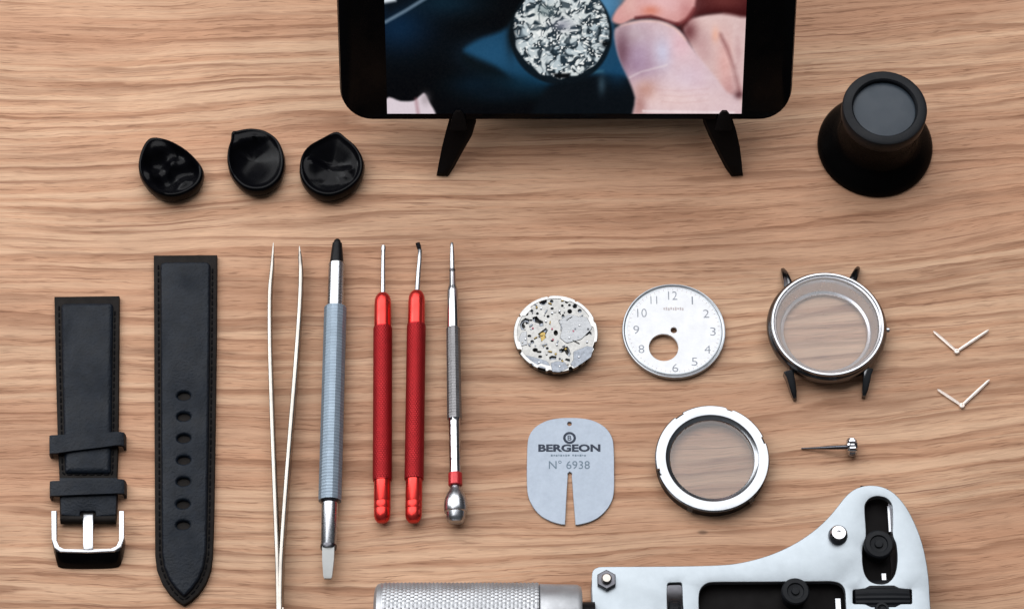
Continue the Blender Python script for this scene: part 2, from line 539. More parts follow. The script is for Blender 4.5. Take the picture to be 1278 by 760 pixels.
# thin silver screwdriver
ax = Axis((564, 303), (569, 652), 4.0)
r = thing('precision_screwdriver', 'thin silver precision screwdriver with red ring and round swivel cap', 'screwdriver', W(567, 480))
lathe_part(r, 'blade', 'steel', ax, [(303, 3), (304, 4), (309, 5), (312, 5), (320, 6), (335, 6.4), (338, 6.4)])
lathe_part(r, 'blade_collar', 'dark_steel', ax, [(336, 7), (337, 7.6), (338.6, 7.6), (339, 7)])
lathe_part(r, 'nose', 'chrome', ax, [(338.6, 6.5), (341, 8), (356, 9), (360, 12), (364, 14), (410, 15.5)])
lathe_part(r, 'grip', 'grip_steel', ax, [(409.6, 17), (523, 18.5)], knurl=(0.5, 0.07, 'ring'), segs=24, ang=10)
lathe_part(r, 'barrel', 'chrome', ax, [(522, 17.5), (525, 15.5), (527, 15), (534, 15), (535, 14.6), (536, 15), (546, 15), (547, 14.6), (548, 15), (560, 15), (561, 14.6), (562, 15), (575, 15), (576, 14.6), (577, 15), (592, 15.5)])
lathe_part(r, 'colour_ring', 'red_ring', ax, [(590.5, 16), (591, 17.5), (605, 18), (606, 16)])
lathe_part(r, 'swivel_cap', 'steel', ax, [(605, 12), (608, 13), (612, 17), (617, 23), (622, 27), (627, 29.3), (633, 30), (637, 29.5), (639, 28.4), (640, 25.5), (646, 24), (650, 21.5), (652, 17), (652.5, 4)])

# tweezers
r = thing('tweezers', 'pale slender steel tweezers lying on edge with tips apart, beside long strap', 'tweezers', W(355, 560))
def tweezer_arm(path, w):
    path = catmull(path, 6, closed=False)
    g = G(); secs = []
    n = len(path)
    for i, (x, y) in enumerate(path):
        k = i / (n - 1)
        c = W(x, y, 3)
        a = W(*path[max(0, i - 1)], 3); b = W(*path[min(n - 1, i + 1)], 3)
        d = (b - a).normalized(); q = d.cross(Vector((0, 0, 1)))
        ww = np.interp(k, [0, 0.04, 0.12, 0.5, 1], w) / 2 / 3.7
        hh = np.interp(k, [0, 0.05, 0.2, 0.6, 1], [0.5, 0.9, 2.2, 3.4, 3.6])
        z0 = 3.7 - hh
        sec = [c + q * (sx * ww) + Vector((0, 0, z - c.z)) for sx, z in ((-1, z0 + .1), (-0.8, z0), (0.8, z0), (1, z0 + .1), (1, 3.7 + hh - .25), (0.6, 3.7 + hh), (-0.6, 3.7 + hh), (-1, 3.7 + hh - .25))]
        secs.append(sec)
    g.loft(secs)
    return g.build('arm', 'steel_white', r, 50)
tweezer_arm([(341.5, 305), (340, 335), (337.5, 370), (337.5, 430), (339.5, 500), (342, 570), (345, 650), (347.5, 720), (348.5, 790)], [1.3, 2.4, 4.6, 5.2, 4.8])
tweezer_arm([(374, 309), (375, 325), (376, 345), (374.5, 390), (369, 470), (363, 545), (356.5, 630), (351.5, 710), (350.5, 790)], [1.3, 2.4, 4.8, 5.4, 4.8])
g = G(); a = W(348, 762, 3); b = W(351.5, 800, 3)
g.box((a.x - 0.5, b.y, 0.4), (b.x + 0.5, a.y, 6.6)); g.build('joint', 'steel_white', r)

# ------------------------------------------------------------------ straps
def dashes(g, pts, z, dash=1.5, gap=0.9, wd=0.26):
    L = [0.0]
    for i in range(1, len(pts)): L.append(L[-1] + (Vector(pts[i][:2]) - Vector(pts[i - 1][:2])).length)
    def at(s):
        for i in range(1, len(pts)):
            if s <= L[i]:
                k = (s - L[i - 1]) / max(1e-6, L[i] - L[i - 1])
                return Vector(pts[i - 1][:2]).lerp(Vector(pts[i][:2]), k)
        return Vector(pts[-1][:2])
    s = 0.4
    while s + dash < L[-1]:
        a, b = at(s), at(s + dash)
        m = (a + b) / 2
        g.tube([(a.x, a.y, z - 0.12), (a.x * .8 + m.x * .2, a.y * .8 + m.y * .2, z + 0.12), (m.x, m.y, z + 0.16), (b.x * .8 + m.x * .2, b.y * .8 + m.y * .2, z + 0.12), (b.x, b.y, z - 0.12)], wd, 6)
        s += dash + gap

# long strap
HS = 3.2
r = thing('watch_strap', 'long black leather strap half with row of seven holes and pointed end', 'watch strap', W(230, 540), 'watch strap halves')
out_px = [(192, 319.5), (271, 319), (270.5, 420), (268.5, 560), (267, 650), (265.5, 694)]
tip = [(263, 712), (257, 728), (248, 741), (238, 750), (229.5, 755), (221, 750), (211.5, 741), (202.5, 728), (196, 712)]
out_px += tip + [(193.8, 694), (193.5, 650), (193, 560), (192.5, 420)]
base = pxl(out_px, 1.6)
holes = [(229.5, 494), (229.5, 520), (229.5, 547), (229.5, 574), (229, 601), (228.5, 629), (228.5, 655)]
hl = [circ(W(x, y, HS)[:2], 2.1, 20, 1.35) for x, y in holes]
g = G(); g.plate([base], 0.2, 2.2, 0.35); g.build('lining', 'leather_edge', r)
def inset_px(pts, cx, k, dt): return [(x + (k if x < cx else -k), y) for x, y in pts]
pad_px = [(200, 327), (262.5, 326.5), (261.8, 420), (260, 560), (258.5, 650), (257.5, 690), (254.5, 707), (249, 721), (241, 733), (234.5, 740), (229.5, 744), (224.5, 740), (218, 733), (210, 721), (204.5, 707), (202, 690), (201.5, 650), (201, 560), (200.4, 420)]
pad = rounded(pxl(pad_px, HS), [2.0, 2.0] + [0] * 17)
g = G(); g.plate([pad] + hl, 1.9, HS + 0.4, 0.9, 5, 1.4); g.build('padded_leather', 'leather', r, 40)
st_px = [(197.6, 330), (198, 420), (198.6, 560), (199, 650), (199.4, 692), (202, 709), (208, 724), (216, 736.5), (223, 744), (229.5, 748.5), (236, 744), (243.5, 736.5), (251.5, 724), (257, 709), (260.3, 692), (261.5, 650), (263, 560), (264.6, 420), (265.4, 330)]
g = G(); dashes(g, pxl(st_px, 2.2), 2.2); g.build('stitching', 'thread', r)

# buckle strap
r = thing('watch_strap', 'short black leather strap half with two keeper loops and steel buckle', 'watch strap', W(110, 520), 'watch strap halves')
base_px = [(68, 371), (149, 370), (148.5, 450), (147.5, 560), (146, 600), (145, 648), (75, 648), (74.5, 600), (72.5, 560), (69.5, 450)]
g = G(); g.plate([pxl(base_px, 1.6)], 0.2, 2.2, 0.35); g.build('lining', 'leather_edge', r)
pad_px = [(76, 378), (141, 377.5), (140, 450), (139, 545), (138, 590), (80.5, 590), (79.5, 545), (77, 450)]
g = G(); g.plate([rounded(pxl(pad_px, HS), [1.6, 1.6, 0, 0, 1.0, 1.0, 0, 0])], 1.9, HS + 0.4, 1.8, 7, 1.4); g.build('padded_leather', 'leather', r, 40)
g = G()
dashes(g, pxl([(73.6, 381), (74.6, 450), (77, 545), (78, 592), (140.5, 592), (141.5, 545), (142.6, 450), (143.4, 381)], 2.2), 2.2)
g.build('stitching', 'thread', r)
g = G(); g.plate([rounded(pxl([(74, 596), (146.5, 596), (145, 643), (119.5, 645), (119.5, 638), (100, 638), (100, 645), (76, 643)], 3), [0, 0, .8, .3, .6, .6, .3, .8])], 0.3, 3.4, 0.5); g.build('folded_end', 'leather', r)
g = G(); a, b = W(76, 648, 1.9), W(145, 648, 1.9)
g.axlathe(a, (b - a), [(0, 1.5), ((b - a).length, 1.5)], 20); g.build('bar_fold', 'leather_edge', r)
def keeper(pts_top, z):
    """a leather loop round the strap: an upper band and two side drops"""
    q = pxl(pts_top, z)
    (ax_, ay), (bx, by), (cx_, cy), (dx, dy) = q
    g = G(); secs = []
    for k, (drop, ex) in enumerate(((0, 0), (0, .6), (0, 1.1), (1, 1.5))):
        pass
    prof = [(-1.35, 0.3), (-1.35, z * .6), (-1.0, z - .5), (-0.4, z), (0, z + 0.08)]
    cols = [(-1.5, 0.2), (-1.5, z * .55), (-1.15, z - .45), (-0.3, z), (1.2, z + .1)]
    n = 10
    pathL = [(0, o, zz) for o, zz in cols]
    secs = []
    def sec(u, off, zz, thick=0.9):
        p0 = Vector((ax_ + (bx - ax_) * u + off, ay + (by - ay) * u, 0)); p1 = Vector((dx + (cx_ - dx) * u + off, dy + (cy - dy) * u, 0))
        return p0, p1, zz
    stn = [sec(0, o, zz) for o, zz in cols] + [sec(.3, 0, z + .12), sec(.5, 0, z + .14), sec(.7, 0, z + .12)] + [sec(1, -o, zz) for o, zz in reversed(cols)]
    for i, (p0, p1, zz) in enumerate(stn):
        a = stn[max(0, i - 1)]; b = stn[min(len(stn) - 1, i + 1)]
        t = Vector((b[0].x - a[0].x, 0, b[2] - a[2])).normalized()
        nrm = Vector((t.z, 0, -t.x)) * 0.8
        o0, o1 = p0 + Vector((0, 0, zz)), p1 + Vector((0, 0, zz))
        secs.append([o0 + nrm, o0 + Vector((0, -.22, 0)), o0 - nrm * .0 + Vector((0, -.22, 0)) , o1 + Vector((0, .22, 0)), o1 + nrm])
    g.loft(secs)
    return g.build('keeper_loop', 'leather', r, 40)
keeper([(66, 542), (150, 538), (150, 556), (66, 566)], 4.6)
keeper([(66.5, 599), (150.5, 597), (150.5, 616), (66.5, 619)], 4.6)
# buckle
buc = G()
zt = 5.4
o_px = [(64, 637), (64.2, 672), (67.5, 683), (75, 688.5), (109, 689.5), (143, 688), (151.5, 682), (154.8, 671), (154.6, 637)]
i_px = [(148.5, 637), (148.5, 674), (145, 681), (138, 684), (109, 685), (80, 684.5), (74, 681.5), (70.5, 674), (70.3, 637)]
g = G(); g.plate([pxl(o_px + i_px, zt)], 3.2, zt, 0.3)
f = g.build('buckle', 'steel', r)
g = G()
secs = []
for (x, y), k in zip(catmull(o_px[1:-1], 5, False), range(99)):
    tp = W(x, y, zt)
    cx_ = 109.0
    kk = max(0.0, min(1.0, (y - 671) / 16.0))
    top = tp + Vector((0, 0, -0.35))
    inw = Vector(((W(109, 660, zt).x - tp.x) * 0.05, 1.2 * kk, 0))
    lo = tp + Vector((0.15 * (1 if x < cx_ else -1), -3.6 * kk, 0)); lo.z = 0.3
    md = tp + Vector((-0.1 * (1 if x < cx_ else -1) , -2.2 * kk, 0)); md.z = 2.6
    inn = tp + inw; inn.z = 0.3
    it = tp + inw; it.z = zt - 0.4
    secs.append([top, md, lo, inn, it])
g.loft(secs); g.build('buckle_front', 'black_gloss', r, 50)  # steel front coloured black: its dark reflection is put into the colour
g = G(); a, b = W(104, 640, 4.4), W(116, 640, 4.4); c, d_ = W(104, 686, 5.8), W(116, 686, 5.8)
secs = []
for k, zz in ((-0.02, 3.0), (0.0, 4.0), (0.06, 4.6), (0.3, 5.0), (0.6, 5.5), (0.9, 5.9), (0.98, 5.7), (1.0, 5.2)):
    l, q = a.lerp(c, k), b.lerp(d_, k)
    ww = 0.12
    secs.append([(l.x, l.y, zz - 1.1), (q.x, q.y, zz - 1.1), (q.x, q.y, zz - ww), (q.x - .25, q.y, zz), (l.x + .25, l.y, zz), (l.x, l.y, zz - ww)])
g.loft(secs); g.build('buckle_tongue', 'steel', r)

# ------------------------------------------------------------------ tablet and its stand
TA = math.radians(54)
H0 = 20.0
TC = W(706, 151, H0)                                   # middle of the lower edge, front face
TV, TN = Vector((0, math.cos(TA), math.sin(TA))), Vector((0, -math.sin(TA), math.cos(TA)))
def TP(u, v, n=0.0): return TC + Vector((u, 0, 0)) + TV * v + TN * n
def project(p):
    d = p - CP
    z = d.dot(FW)
    return CX + F * d.x / z, CY - F * d.dot(UP) / z
k0 = S(TC)
TWID = 562 / k0 * 1.0
THT, TTH = 215.0, 8.0
r = thing('tablet', 'black tablet showing a close-up of fingers holding a watch movement', 'tablet', (TC.x, TC.y + 40))
def rrect(u0, v0, u1, v1, rad, n=8):
    out = []
    for cu, cv, a in ((u1 - rad, v1 - rad, 0), (u0 + rad, v1 - rad, 90), (u0 + rad, v0 + rad, 180), (u1 - rad, v0 + rad, 270)):
        for k in range(n + 1):
            t = math.radians(a + 90 * k / n)
            out.append((cu + rad * math.cos(t), cv + rad * math.sin(t)))
    return out
def tslab(loop_fn, n0, n1, bev):
    g = G()
    secs = []
    for ins, n in ((bev, n0), (bev * .3, n0 + bev * .3), (0, n0 + bev), (0, n1 - bev), (bev * .3, n1 - bev * .3), (bev, n1)):
        secs.append([TP(u, v, n) for u, v in loop_fn(ins)])
    g.loft(secs)
    return g
hw = TWID / 2
tslab(lambda i: rrect(-hw + i, i, hw - i, THT - i, 11 - i), -TTH, -0.6, 1.6).build('casing', 'black_plastic', r)
tslab(lambda i: rrect(-hw + 0.5 + i, 0.5 + i, hw - 0.5 - i, THT - 0.5 - i, 10.5 - i), -0.7, 0.0, 0.25).build('front_glass', 'black_gloss', r)

def paint(X, Y):
    """the picture on the display, sRGB 0..255, as a function of picture coordinates"""
    sh = X.shape
    def vn(x, y, seed):
        xi, yi = np.floor(x).astype(int), np.floor(y).astype(int)
        fx, fy = x - xi, y - yi
        fx, fy = fx * fx * (3 - 2 * fx), fy * fy * (3 - 2 * fy)
        def hsh(a, b):
            q = np.sin(a * 127.1 + b * 311.7 + seed * 74.7) * 43758.5453
            return q - np.floor(q)
        return (hsh(xi, yi) * (1 - fx) + hsh(xi + 1, yi) * fx) * (1 - fy) + (hsh(xi, yi + 1) * (1 - fx) + hsh(xi + 1, yi + 1) * fx) * fy
    def poly(pts, soft):
        pts = catmull(pts, 4) if len(pts) > 4 else pts
        inside = np.zeros(sh, bool); dist = np.full(sh, 1e9)
        for i in range(len(pts)):
            (x0, y0), (x1, y1) = pts[i - 1], pts[i]
            dx, dy = x1 - x0, y1 - y0
            t = np.clip(((X - x0) * dx + (Y - y0) * dy) / max(1e-9, dx * dx + dy * dy), 0, 1)
            dist = np.minimum(dist, np.hypot(X - x0 - t * dx, Y - y0 - t * dy))
            c = ((y0 > Y) != (y1 > Y))
            if y0 != y1:
                inside ^= c & (X < (x1 - x0) * (Y - y0) / (y1 - y0) + x0)
        sd = np.where(inside, dist, -dist)
        q = np.clip(sd / soft * 0.5 + 0.5, 0, 1)
        return q * q * (3 - 2 * q)
    def line(pts, wd, soft):
        dist = np.full(sh, 1e9)
        for i in range(1, len(pts)):
            (x0, y0), (x1, y1) = pts[i - 1], pts[i]
            dx, dy = x1 - x0, y1 - y0
            t = np.clip(((X - x0) * dx + (Y - y0) * dy) / (dx * dx + dy * dy), 0, 1)
            dist = np.minimum(dist, np.hypot(X - x0 - t * dx, Y - y0 - t * dy))
        return np.clip((wd - dist) / soft + 0.5, 0, 1)
    def blob(cx, cy, rx, ry, pw=1.0):
        return np.exp(-(((X - cx) / rx) ** 2 + ((Y - cy) / ry) ** 2) * pw)
    C = np.zeros(sh + (3,)); C[:] = (2, 3, 6)
    def mix(a, col):
        nonlocal C
        a = a[..., None]
        C = C * (1 - a) + np.array(col, float) * a
    # dark blue cuff at the left
    mix(blob(496, 34, 44, 34) * 0.85, (10, 40, 68))
    mix(blob(556, 4, 46, 18) * 0.7, (12, 42, 60))
    mix(poly([(470, -60), (540, -60), (520, -2), (482, 22)], 9) * 0.8, (6, 14, 22))
    mix(line([(481, 28), (506, 14), (530, -1), (560, -22)], 2.2, 3) * 0.75, (120, 140, 158))
    mix(poly([(470, -40), (500, -40), (494, 2), (478, 5)], 3), (225, 232, 238))
    # lit blue bench behind the movement
    mix(poly([(579, 66), (596, 50), (634, 34), (660, -5), (700, -60), (790, -60), (778, -2), (765, 30), (790, 92), (760, 96), (700, 104), (650, 106), (618, 84)], 5), (26, 68, 98))
    mix(blob(612, 68, 38, 20) * .5, (36, 86, 122))
    mix(blob(755, 5, 26, 26) * .8, (95, 150, 190))
    mix(poly([(578, 68), (604, 78), (640, 96), (690, 112), (690, 128), (630, 112), (584, 84)], 8) * .85, (6, 14, 18))
    mix(blob(662, 104, 44, 14) * .7, (12, 48, 70))
    mix(blob(590, 106, 32, 14) * .55, (8, 34, 52))
    mix(blob(620, 120, 36, 10) * .5, (8, 26, 40))
    # dark rounded holder below
    mix(poly([(682, 112), (712, 97), (750, 93), (784, 100), (800, 150), (672, 150)], 6) * .95, (6, 12, 18))
    mix(line([(700, 99), (722, 92), (752, 89)], 1.6, 4) * .6, (70, 120, 140))
    mix(blob(751, 106, 5, 12) * .7, (60, 80, 92))
    mix(blob(770, 90, 16, 16) * .6, (20, 66, 100))
    # the movement
    cx, cy, R = 701, 39, 60
    rr = np.hypot(X - cx, (Y - cy) / 0.98)
    wob = 3.5 * (vn(np.arctan2(Y - cy, X - cx) * 5, rr * 0 + 3, 2) - .5)
    disc = np.clip((R + wob - rr) / 2 + .5, 0, 1)
    mix(np.clip((R + 4 - np.hypot(X - cx + 1, Y - cy - 3)) / 3 + .5, 0, 1) * .9, (8, 16, 22))
    wx, wy = X + 7 * vn(X / 9, Y / 9, 3), Y + 7 * vn(X / 9, Y / 9, 4)
    a = .62 * vn(wx / 6.0, wy / 4.6, 5) + .38 * vn(wx / 3.0, wy / 2.6, 6)
    b = vn(wx / 5.5, wy / 5, 9)
    hi = np.clip((a - .52) * 4.6 + .5, 0, 1)
    tone = vn(X / 24, Y / 20, 8)[..., None]
    metal = np.array((238, 240, 236.)) * (1 - tone * .6) + np.array((132, 156, 172.)) * tone * .6
    darkc = np.array((38, 52, 62.)) * (1 - .6 * np.clip(b[..., None] * 1.6 - .5, 0, 1)) + np.array((118, 128, 134.)) * np.clip(b[..., None] - .55, 0, 1) * 1.5
    mv = metal * hi[..., None] + darkc * (1 - hi[..., None])
    gl = np.clip((vn(wx / 2.2, wy / 2.0, 31) - .66) * 6, 0, 1)[..., None]
    mv = mv * (1 - gl) + np.array((246, 248, 246.)) * gl
    C = C * (1 - disc[..., None]) + mv * disc[..., None]
    mix(blob(702, 32, 16, 9, 1.4) * .6 * disc, (128, 128, 146))
    mix(blob(680, 14, 15, 9, 1.4) * .6 * disc, (110, 128, 130))
    mix(blob(638, 45, 7, 26, 1.2) * .85, (10, 16, 20))
    mix(poly([(690, 92), (712, 92), (710, 98), (694, 98)], 2), (6, 8, 12))
    mix(blob(756, 55, 6, 5, 1.2) * .9, (6, 8, 10))
    # palm and curled fingers at the right
    mix(poly([(852, 34), (868, 22), (900, 16), (940, 12), (940, 150), (880, 150), (876, 90)], 3), (220, 190, 188))
    mix(blob(880, 30, 26, 12) * .5, (238, 206, 200))
    mix(blob(860, 40, 11, 14) * .85, (104, 50, 54))
    mix(blob(876, 62, 12, 22) * .45, (186, 136, 138))
    mix(blob(912, 110, 14, 16) * .5, (176, 118, 120))
    mix(blob(905, 78, 12, 34) * .45, (232, 160, 150))
    mix(line([(899, 44), (908, 62), (916, 84), (923, 116)], 1.0, 8) * .75, (112, 54, 56))
    mix(blob(920, 70, 6, 40) * .35, (250, 232, 228))
    mix(blob(893, 44, 5, 10) * .6, (244, 178, 150))
    # upper knuckle
    mix(poly([(869, -60), (950, -60), (945, 17), (900, 17), (866, 22), (856, 32), (850, 30)], 4), (62, 16, 18))
    mix(blob(905, 2, 30, 10) * .6, (128, 66, 62))
    mix(poly([(764, 26), (770, 12), (784, -6), (800, -60), (872, -60), (868, 2), (862, 18), (850, 29), (838, 30), (818, 22), (792, 24), (776, 31)], 3), (218, 160, 156))
    mix(blob(828, 4, 32, 14) * .75, (238, 196, 198))
    mix(blob(856, 14, 10, 14) * .5, (186, 116, 116))
    mix(blob(812, 14, 12, 7) * .8, (220, 134, 112))
    mix(blob(785, 4, 10, 16) * .5, (236, 196, 186))
    mix(line([(794, 23), (812, 21), (832, 27), (846, 31)], 2.0, 4) * .8, (90, 30, 34))
    mix(line([(846, 31), (858, 24), (866, 12)], 2.2, 5) * .7, (110, 40, 42))
    # thumb
    th = poly([(767, 42), (773, 33), (790, 27), (812, 25), (832, 29), (848, 39), (860, 55), (876, 76), (894, 98), (908, 116), (922, 124), (926, 160), (800, 160), (793, 122), (784, 98), (772, 70)], 3)
    mix(th, (220, 192, 196))
    mix(th * blob(795, 66, 26, 34) * .85, (176, 150, 176))
    mix(th * blob(788, 44, 22, 14) * .6, (196, 176, 180))
    mix(th * blob(828, 66, 12, 20) * .8, (206, 208, 232))
    mix(th * blob(850, 56, 16, 22) * .5, (236, 184, 196))
    mix(th * blob(776, 66, 11, 30) * .8, (104, 66, 80))
    mix(th * blob(800, 84, 22, 14) * .5, (150, 118, 146))
    mix(th * blob(870, 92, 9, 22) * .35, (206, 160, 168))
    mix(th * blob(860, 100, 28, 24) * .6, (226, 206, 222))
    mix(th * blob(840, 124, 50, 16) * .6, (240, 210, 204))
    mix(th * blob(806, 112, 14, 12) * .7, (198, 146, 130))
    mix(th * blob(798, 132, 9, 16) * .6, (160, 104, 96))
    mix(th * line([(786, 97), (800, 90), (816, 86), (832, 82)], 1.0, 3) * .5, (240, 226, 226))
    mix(th * line([(775, 32), (800, 26.5), (822, 27), (842, 35), (856, 50)], 1.3, 4) * .6, (250, 206, 190))
    mix(th * line([(803, 139), (860, 140), (915, 141)], 1.4, 3) * .6, (250, 240, 240))
    for j, yy in enumerate((112, 119, 127)):
        mix(th * line([(820 + j * 3, yy), (850, yy + 2), (884, yy - 1)], 0.5, 3) * .25, (196, 150, 150))
    mix(blob(922, 119, 6, 5) * .7, (70, 30, 36))
    mix(blob(921, 66, 5, 26) * .5, (186, 140, 142))
    mot = (vn(X / 9, Y / 7, 41) - .5) + .6 * (vn(X / 3.5, Y / 2.6, 42) - .5)
    skin = np.clip((C[..., 0] - 110) / 60, 0, 1) * (X > 760)
    C = C + (mot * skin)[..., None] * np.array((7, 9, 9.))
    # pale fingertip at lower left
    mix(poly([(482, 123.5), (500, 126.5), (516, 126), (524, 120), (530, 117), (536, 128), (544, 143), (544, 160), (482, 160)], 2), (222, 208, 216))
    mix(line([(519, 124), (522, 143)], 1.5, 5) * .6, (150, 96, 104))
    mix(blob(531, 124, 6, 8) * .55, (150, 138, 142))
    gr = (vn(X / 1.7, Y / 1.7, 21)[..., None] - .5) * 5
    return np.clip(C + gr, 0, 255)

u_px = 1.0 / k0
# display edges in tablet coordinates
uL, uR = -hw + 58.5 * u_px, hw - 62 * u_px
vB = 9.0 / k0 / 0.92
vT = THT - vB
vs_rows = list(np.arange(vB, vB + 62, 0.26)) + list(np.linspace(vB + 63, vT, 60))
us_cols = np.linspace(uL, uR, 470)
U, V = np.meshgrid(us_cols, np.array(vs_rows))
PX = CX + (U * k0 * 1.0) + (706 - CX) + 0.0
# picture coordinates: projected pixel positions of the flat picture
pts = np.array([TC]).reshape(1, 1, 3) + U[..., None] * np.array([1, 0, 0]) + V[..., None] * np.array(TV)[None, None] + 0.06 * np.array(TN)[None, None]
dv = pts - np.array(CP)
zz = dv @ np.array(FW)
PXX = CX + F * dv[..., 0] / zz
PYY = CY - F * (dv @ np.array(UP)) / zz
IMG = paint(PXX, PYY) / 255.0
IMG = np.where(IMG <= 0.04045, IMG / 12.92, ((IMG + 0.055) / 1.055) ** 2.4)
nr, nc = U.shape
me = bpy.data.meshes.new('display')
flat = (pts.reshape(-1, 3) - np.array(ORG[r.name])) * MM
idx = np.arange(nr * nc).reshape(nr, nc)
faces = np.stack([idx[:-1, :-1], idx[:-1, 1:], idx[1:, 1:], idx[1:, :-1]], -1).reshape(-1, 4)
me.from_pydata(flat.tolist(), [], faces.tolist())
at = me.color_attributes.new('picture', 'FLOAT_COLOR', 'POINT')
at.data.foreach_set('color', np.concatenate([IMG.reshape(-1, 3), np.ones((nr * nc, 1))], 1).astype(np.float32).ravel())
dm, t, b = new_mat('lit_display')
an = t.nodes.new('ShaderNodeAttribute'); an.attribute_name = 'picture'
t.links.new(an.outputs['Color'], b.inputs['Emission Color'])
b.inputs['Emission Strength'].default_value = 0.95
b.inputs['Base Color'].default_value = (0.003, 0.003, 0.003, 1)
b.inputs['Roughness'].default_value = 0.15
b.inputs['Specular IOR Level'].default_value = 0.2
me.materials.append(dm)
ob = bpy.data.objects.new('display', me); COL.objects.link(ob); ob.parent = r; ORG[ob.name] = ORG[r.name]

# stand
r = thing('tablet_stand', 'black folding tablet stand whose two splayed feet show under the tablet', 'tablet stand', (TC.x, TC.y + 10))
def stand_foot(stations, lip):
    """stations: (left, right, their two rows, height, thickness) across the foot"""
    g = G(); secs = []
    for (xl, xr, yl, yr, z, th) in stations:
        a, b = W(xl, yl, z), W(xr, yr, z)
        secs.append([(a.x, a.y, max(0.05, z - th)), (b.x, b.y, max(0.05, z - th)), (b.x - .3, b.y, z - .2), (b.x - 1.0, b.y, z), (a.x + 1.0, a.y, z), (a.x + .3, a.y, z - .2)])
    back = [Vector(p) + Vector((0, 22, 0)) for p in secs[0]]
    fine = []
    allsec = [back] + secs
    g.loft(allsec)
    ft = g.build('foot', 'black_matte', r, 40)
    g = G()
    lx, ly, w = lip
    c = W(lx, ly, H0 + 2)
    pa = TP(c.x - TC.x, -2.0, 0.6); pb = TP(c.x - TC.x, 4.6, 1.6)
    for p0, p1, q in ((pa, pb, 1),):
        g.loft([[p + Vector((sx * k, 0, 0)) + TN * sz for sx, sz in ((-1, -.6), (1, -.6), (1, .5), (.5, .9), (-.5, .9), (-1, .5))] for p, k in ((TP(c.x - TC.x, -3, .6), w * 1.3), (TP(c.x - TC.x, 0.5, .7), w * 1.1), (TP(c.x - TC.x, 3.0, .8), w * .75), (TP(c.x - TC.x, 4.1, .8), w * .35))])
    g.build('lip', 'black_matte', ft)
stand_foot([(560, 594, 147, 147, 19.5, 3), (555.5, 589, 163, 164, 15.5, 3), (550.5, 577, 183, 185, 10, 3), (546.5, 566, 203, 205, 5, 3), (544.5, 559, 216, 217, 2.2, 2.1)], (572, 148, 2.2))
stand_foot([(878, 915, 147, 147, 19.5, 3), (885, 920, 164, 163, 15.5, 3), (895.5, 924.5, 185, 183, 10, 3), (906, 927, 205, 203, 5, 3), (913.5, 928, 217, 216, 2.2, 2.1)], (904, 148, 2.2))
g = G(); a, b = W(570, 148, 17), W(903, 148, 17)
g.box((a.x, a.y + 16, 8), (b.x, a.y + 22, 15)); g.build('crossbar', 'black_matte', r)
g = G()
for sx in (-1, 1):
    p0 = TP(sx * 32, 105, -TTH - 2); 
    q0 = Vector((p0.x * 1.1, p0.y + 62, 0))
    g = G()
    g.loft([[p0 + Vector((-5, 0, 0)), p0 + Vector((5, 0, 0)), p0 + Vector((5, 5, 0)), p0 + Vector((-5, 5, 0))], [q0 + Vector((-4, 0, 0)), q0 + Vector((4, 0, 0)), q0 + Vector((4, 5, 0)), q0 + Vector((-4, 5, 0))]])
    g.build('rear_leg', 'black_matte', r)
g = G(); g.loft([[TP(u, v, n) for u, v, n in ((-40, 6 + k, -TTH - 0.4), (40, 6 + k, -TTH - 0.4), (40, 6 + k, -TTH - 4), (-40, 6 + k, -TTH - 4))] for k in (0, 104)])
g.build('back_rest', 'black_matte', r)

# ------------------------------------------------------------------ loupe
c0 = W(1091.5, 183.5, 0)
r = thing('loupe', 'black watchmaker eye loupe standing on its flared eyecup', 'loupe', c0)
HL = 29.0
ct = W(1104.5, 134, HL)
lp = Vector((c0.x, c0.y, 0)); shift = Vector((ct.x - c0.x, ct.y - c0.y, 0))
rb = 71.5 / S(c0); rt = 53 / S(ct)
g = G(); segs = 96
prof = [(rb - 1.2, 0.0), (rb, 0.5), (rb, 1.6), (rb - .4, 2.4), (rb - 1.1, 3.4), (rb - 2.2, 4.6), (rt + 1.4, 6.6), (rt - .2, 8.2), (rt - 1.0, 10), (rt - 1.3, 16), (rt - 1.4, 22.5)]
secs = []
for rr, z in prof:
    k = shift * (z / HL)
    secs.append([(c0.x + k.x + rr * math.cos(2 * PI * j / segs), c0.y + k.y + rr * math.sin(2 * PI * j / segs), z) for j in range(segs)])
g.loft(secs); g.build('eyecup', 'eyecup', r, 40)
g = G()
g.lathe([(rt - 1.5, 22.4), (rt - .3, 23.2), (rt, 24), (rt, HL - .9), (rt - .3, HL - .3), (rt - 1.0, HL), (39.5 / S(ct) + .5, HL - .1), (39.5 / S(ct), HL - .6), (39.5 / S(ct) - .1, HL - 2.4), (39.5 / S(ct) - 1, HL - 3)], (c0.x + shift.x, c0.y + shift.y), 80, loop=True)
g.build('rim', 'grey_rim', r, 40)
g = G(); rl = 39 / S(ct)
g.lathe([(rl, HL - 2.9), (rl, HL - 2.0), (rl * .8, HL - 1.72), (rl * .5, HL - 1.52), (rl * .25, HL - 1.44), (0, HL - 1.42)], (c0.x + shift.x, c0.y + shift.y), 64)
g.build('lens', 'lens', r, 40)

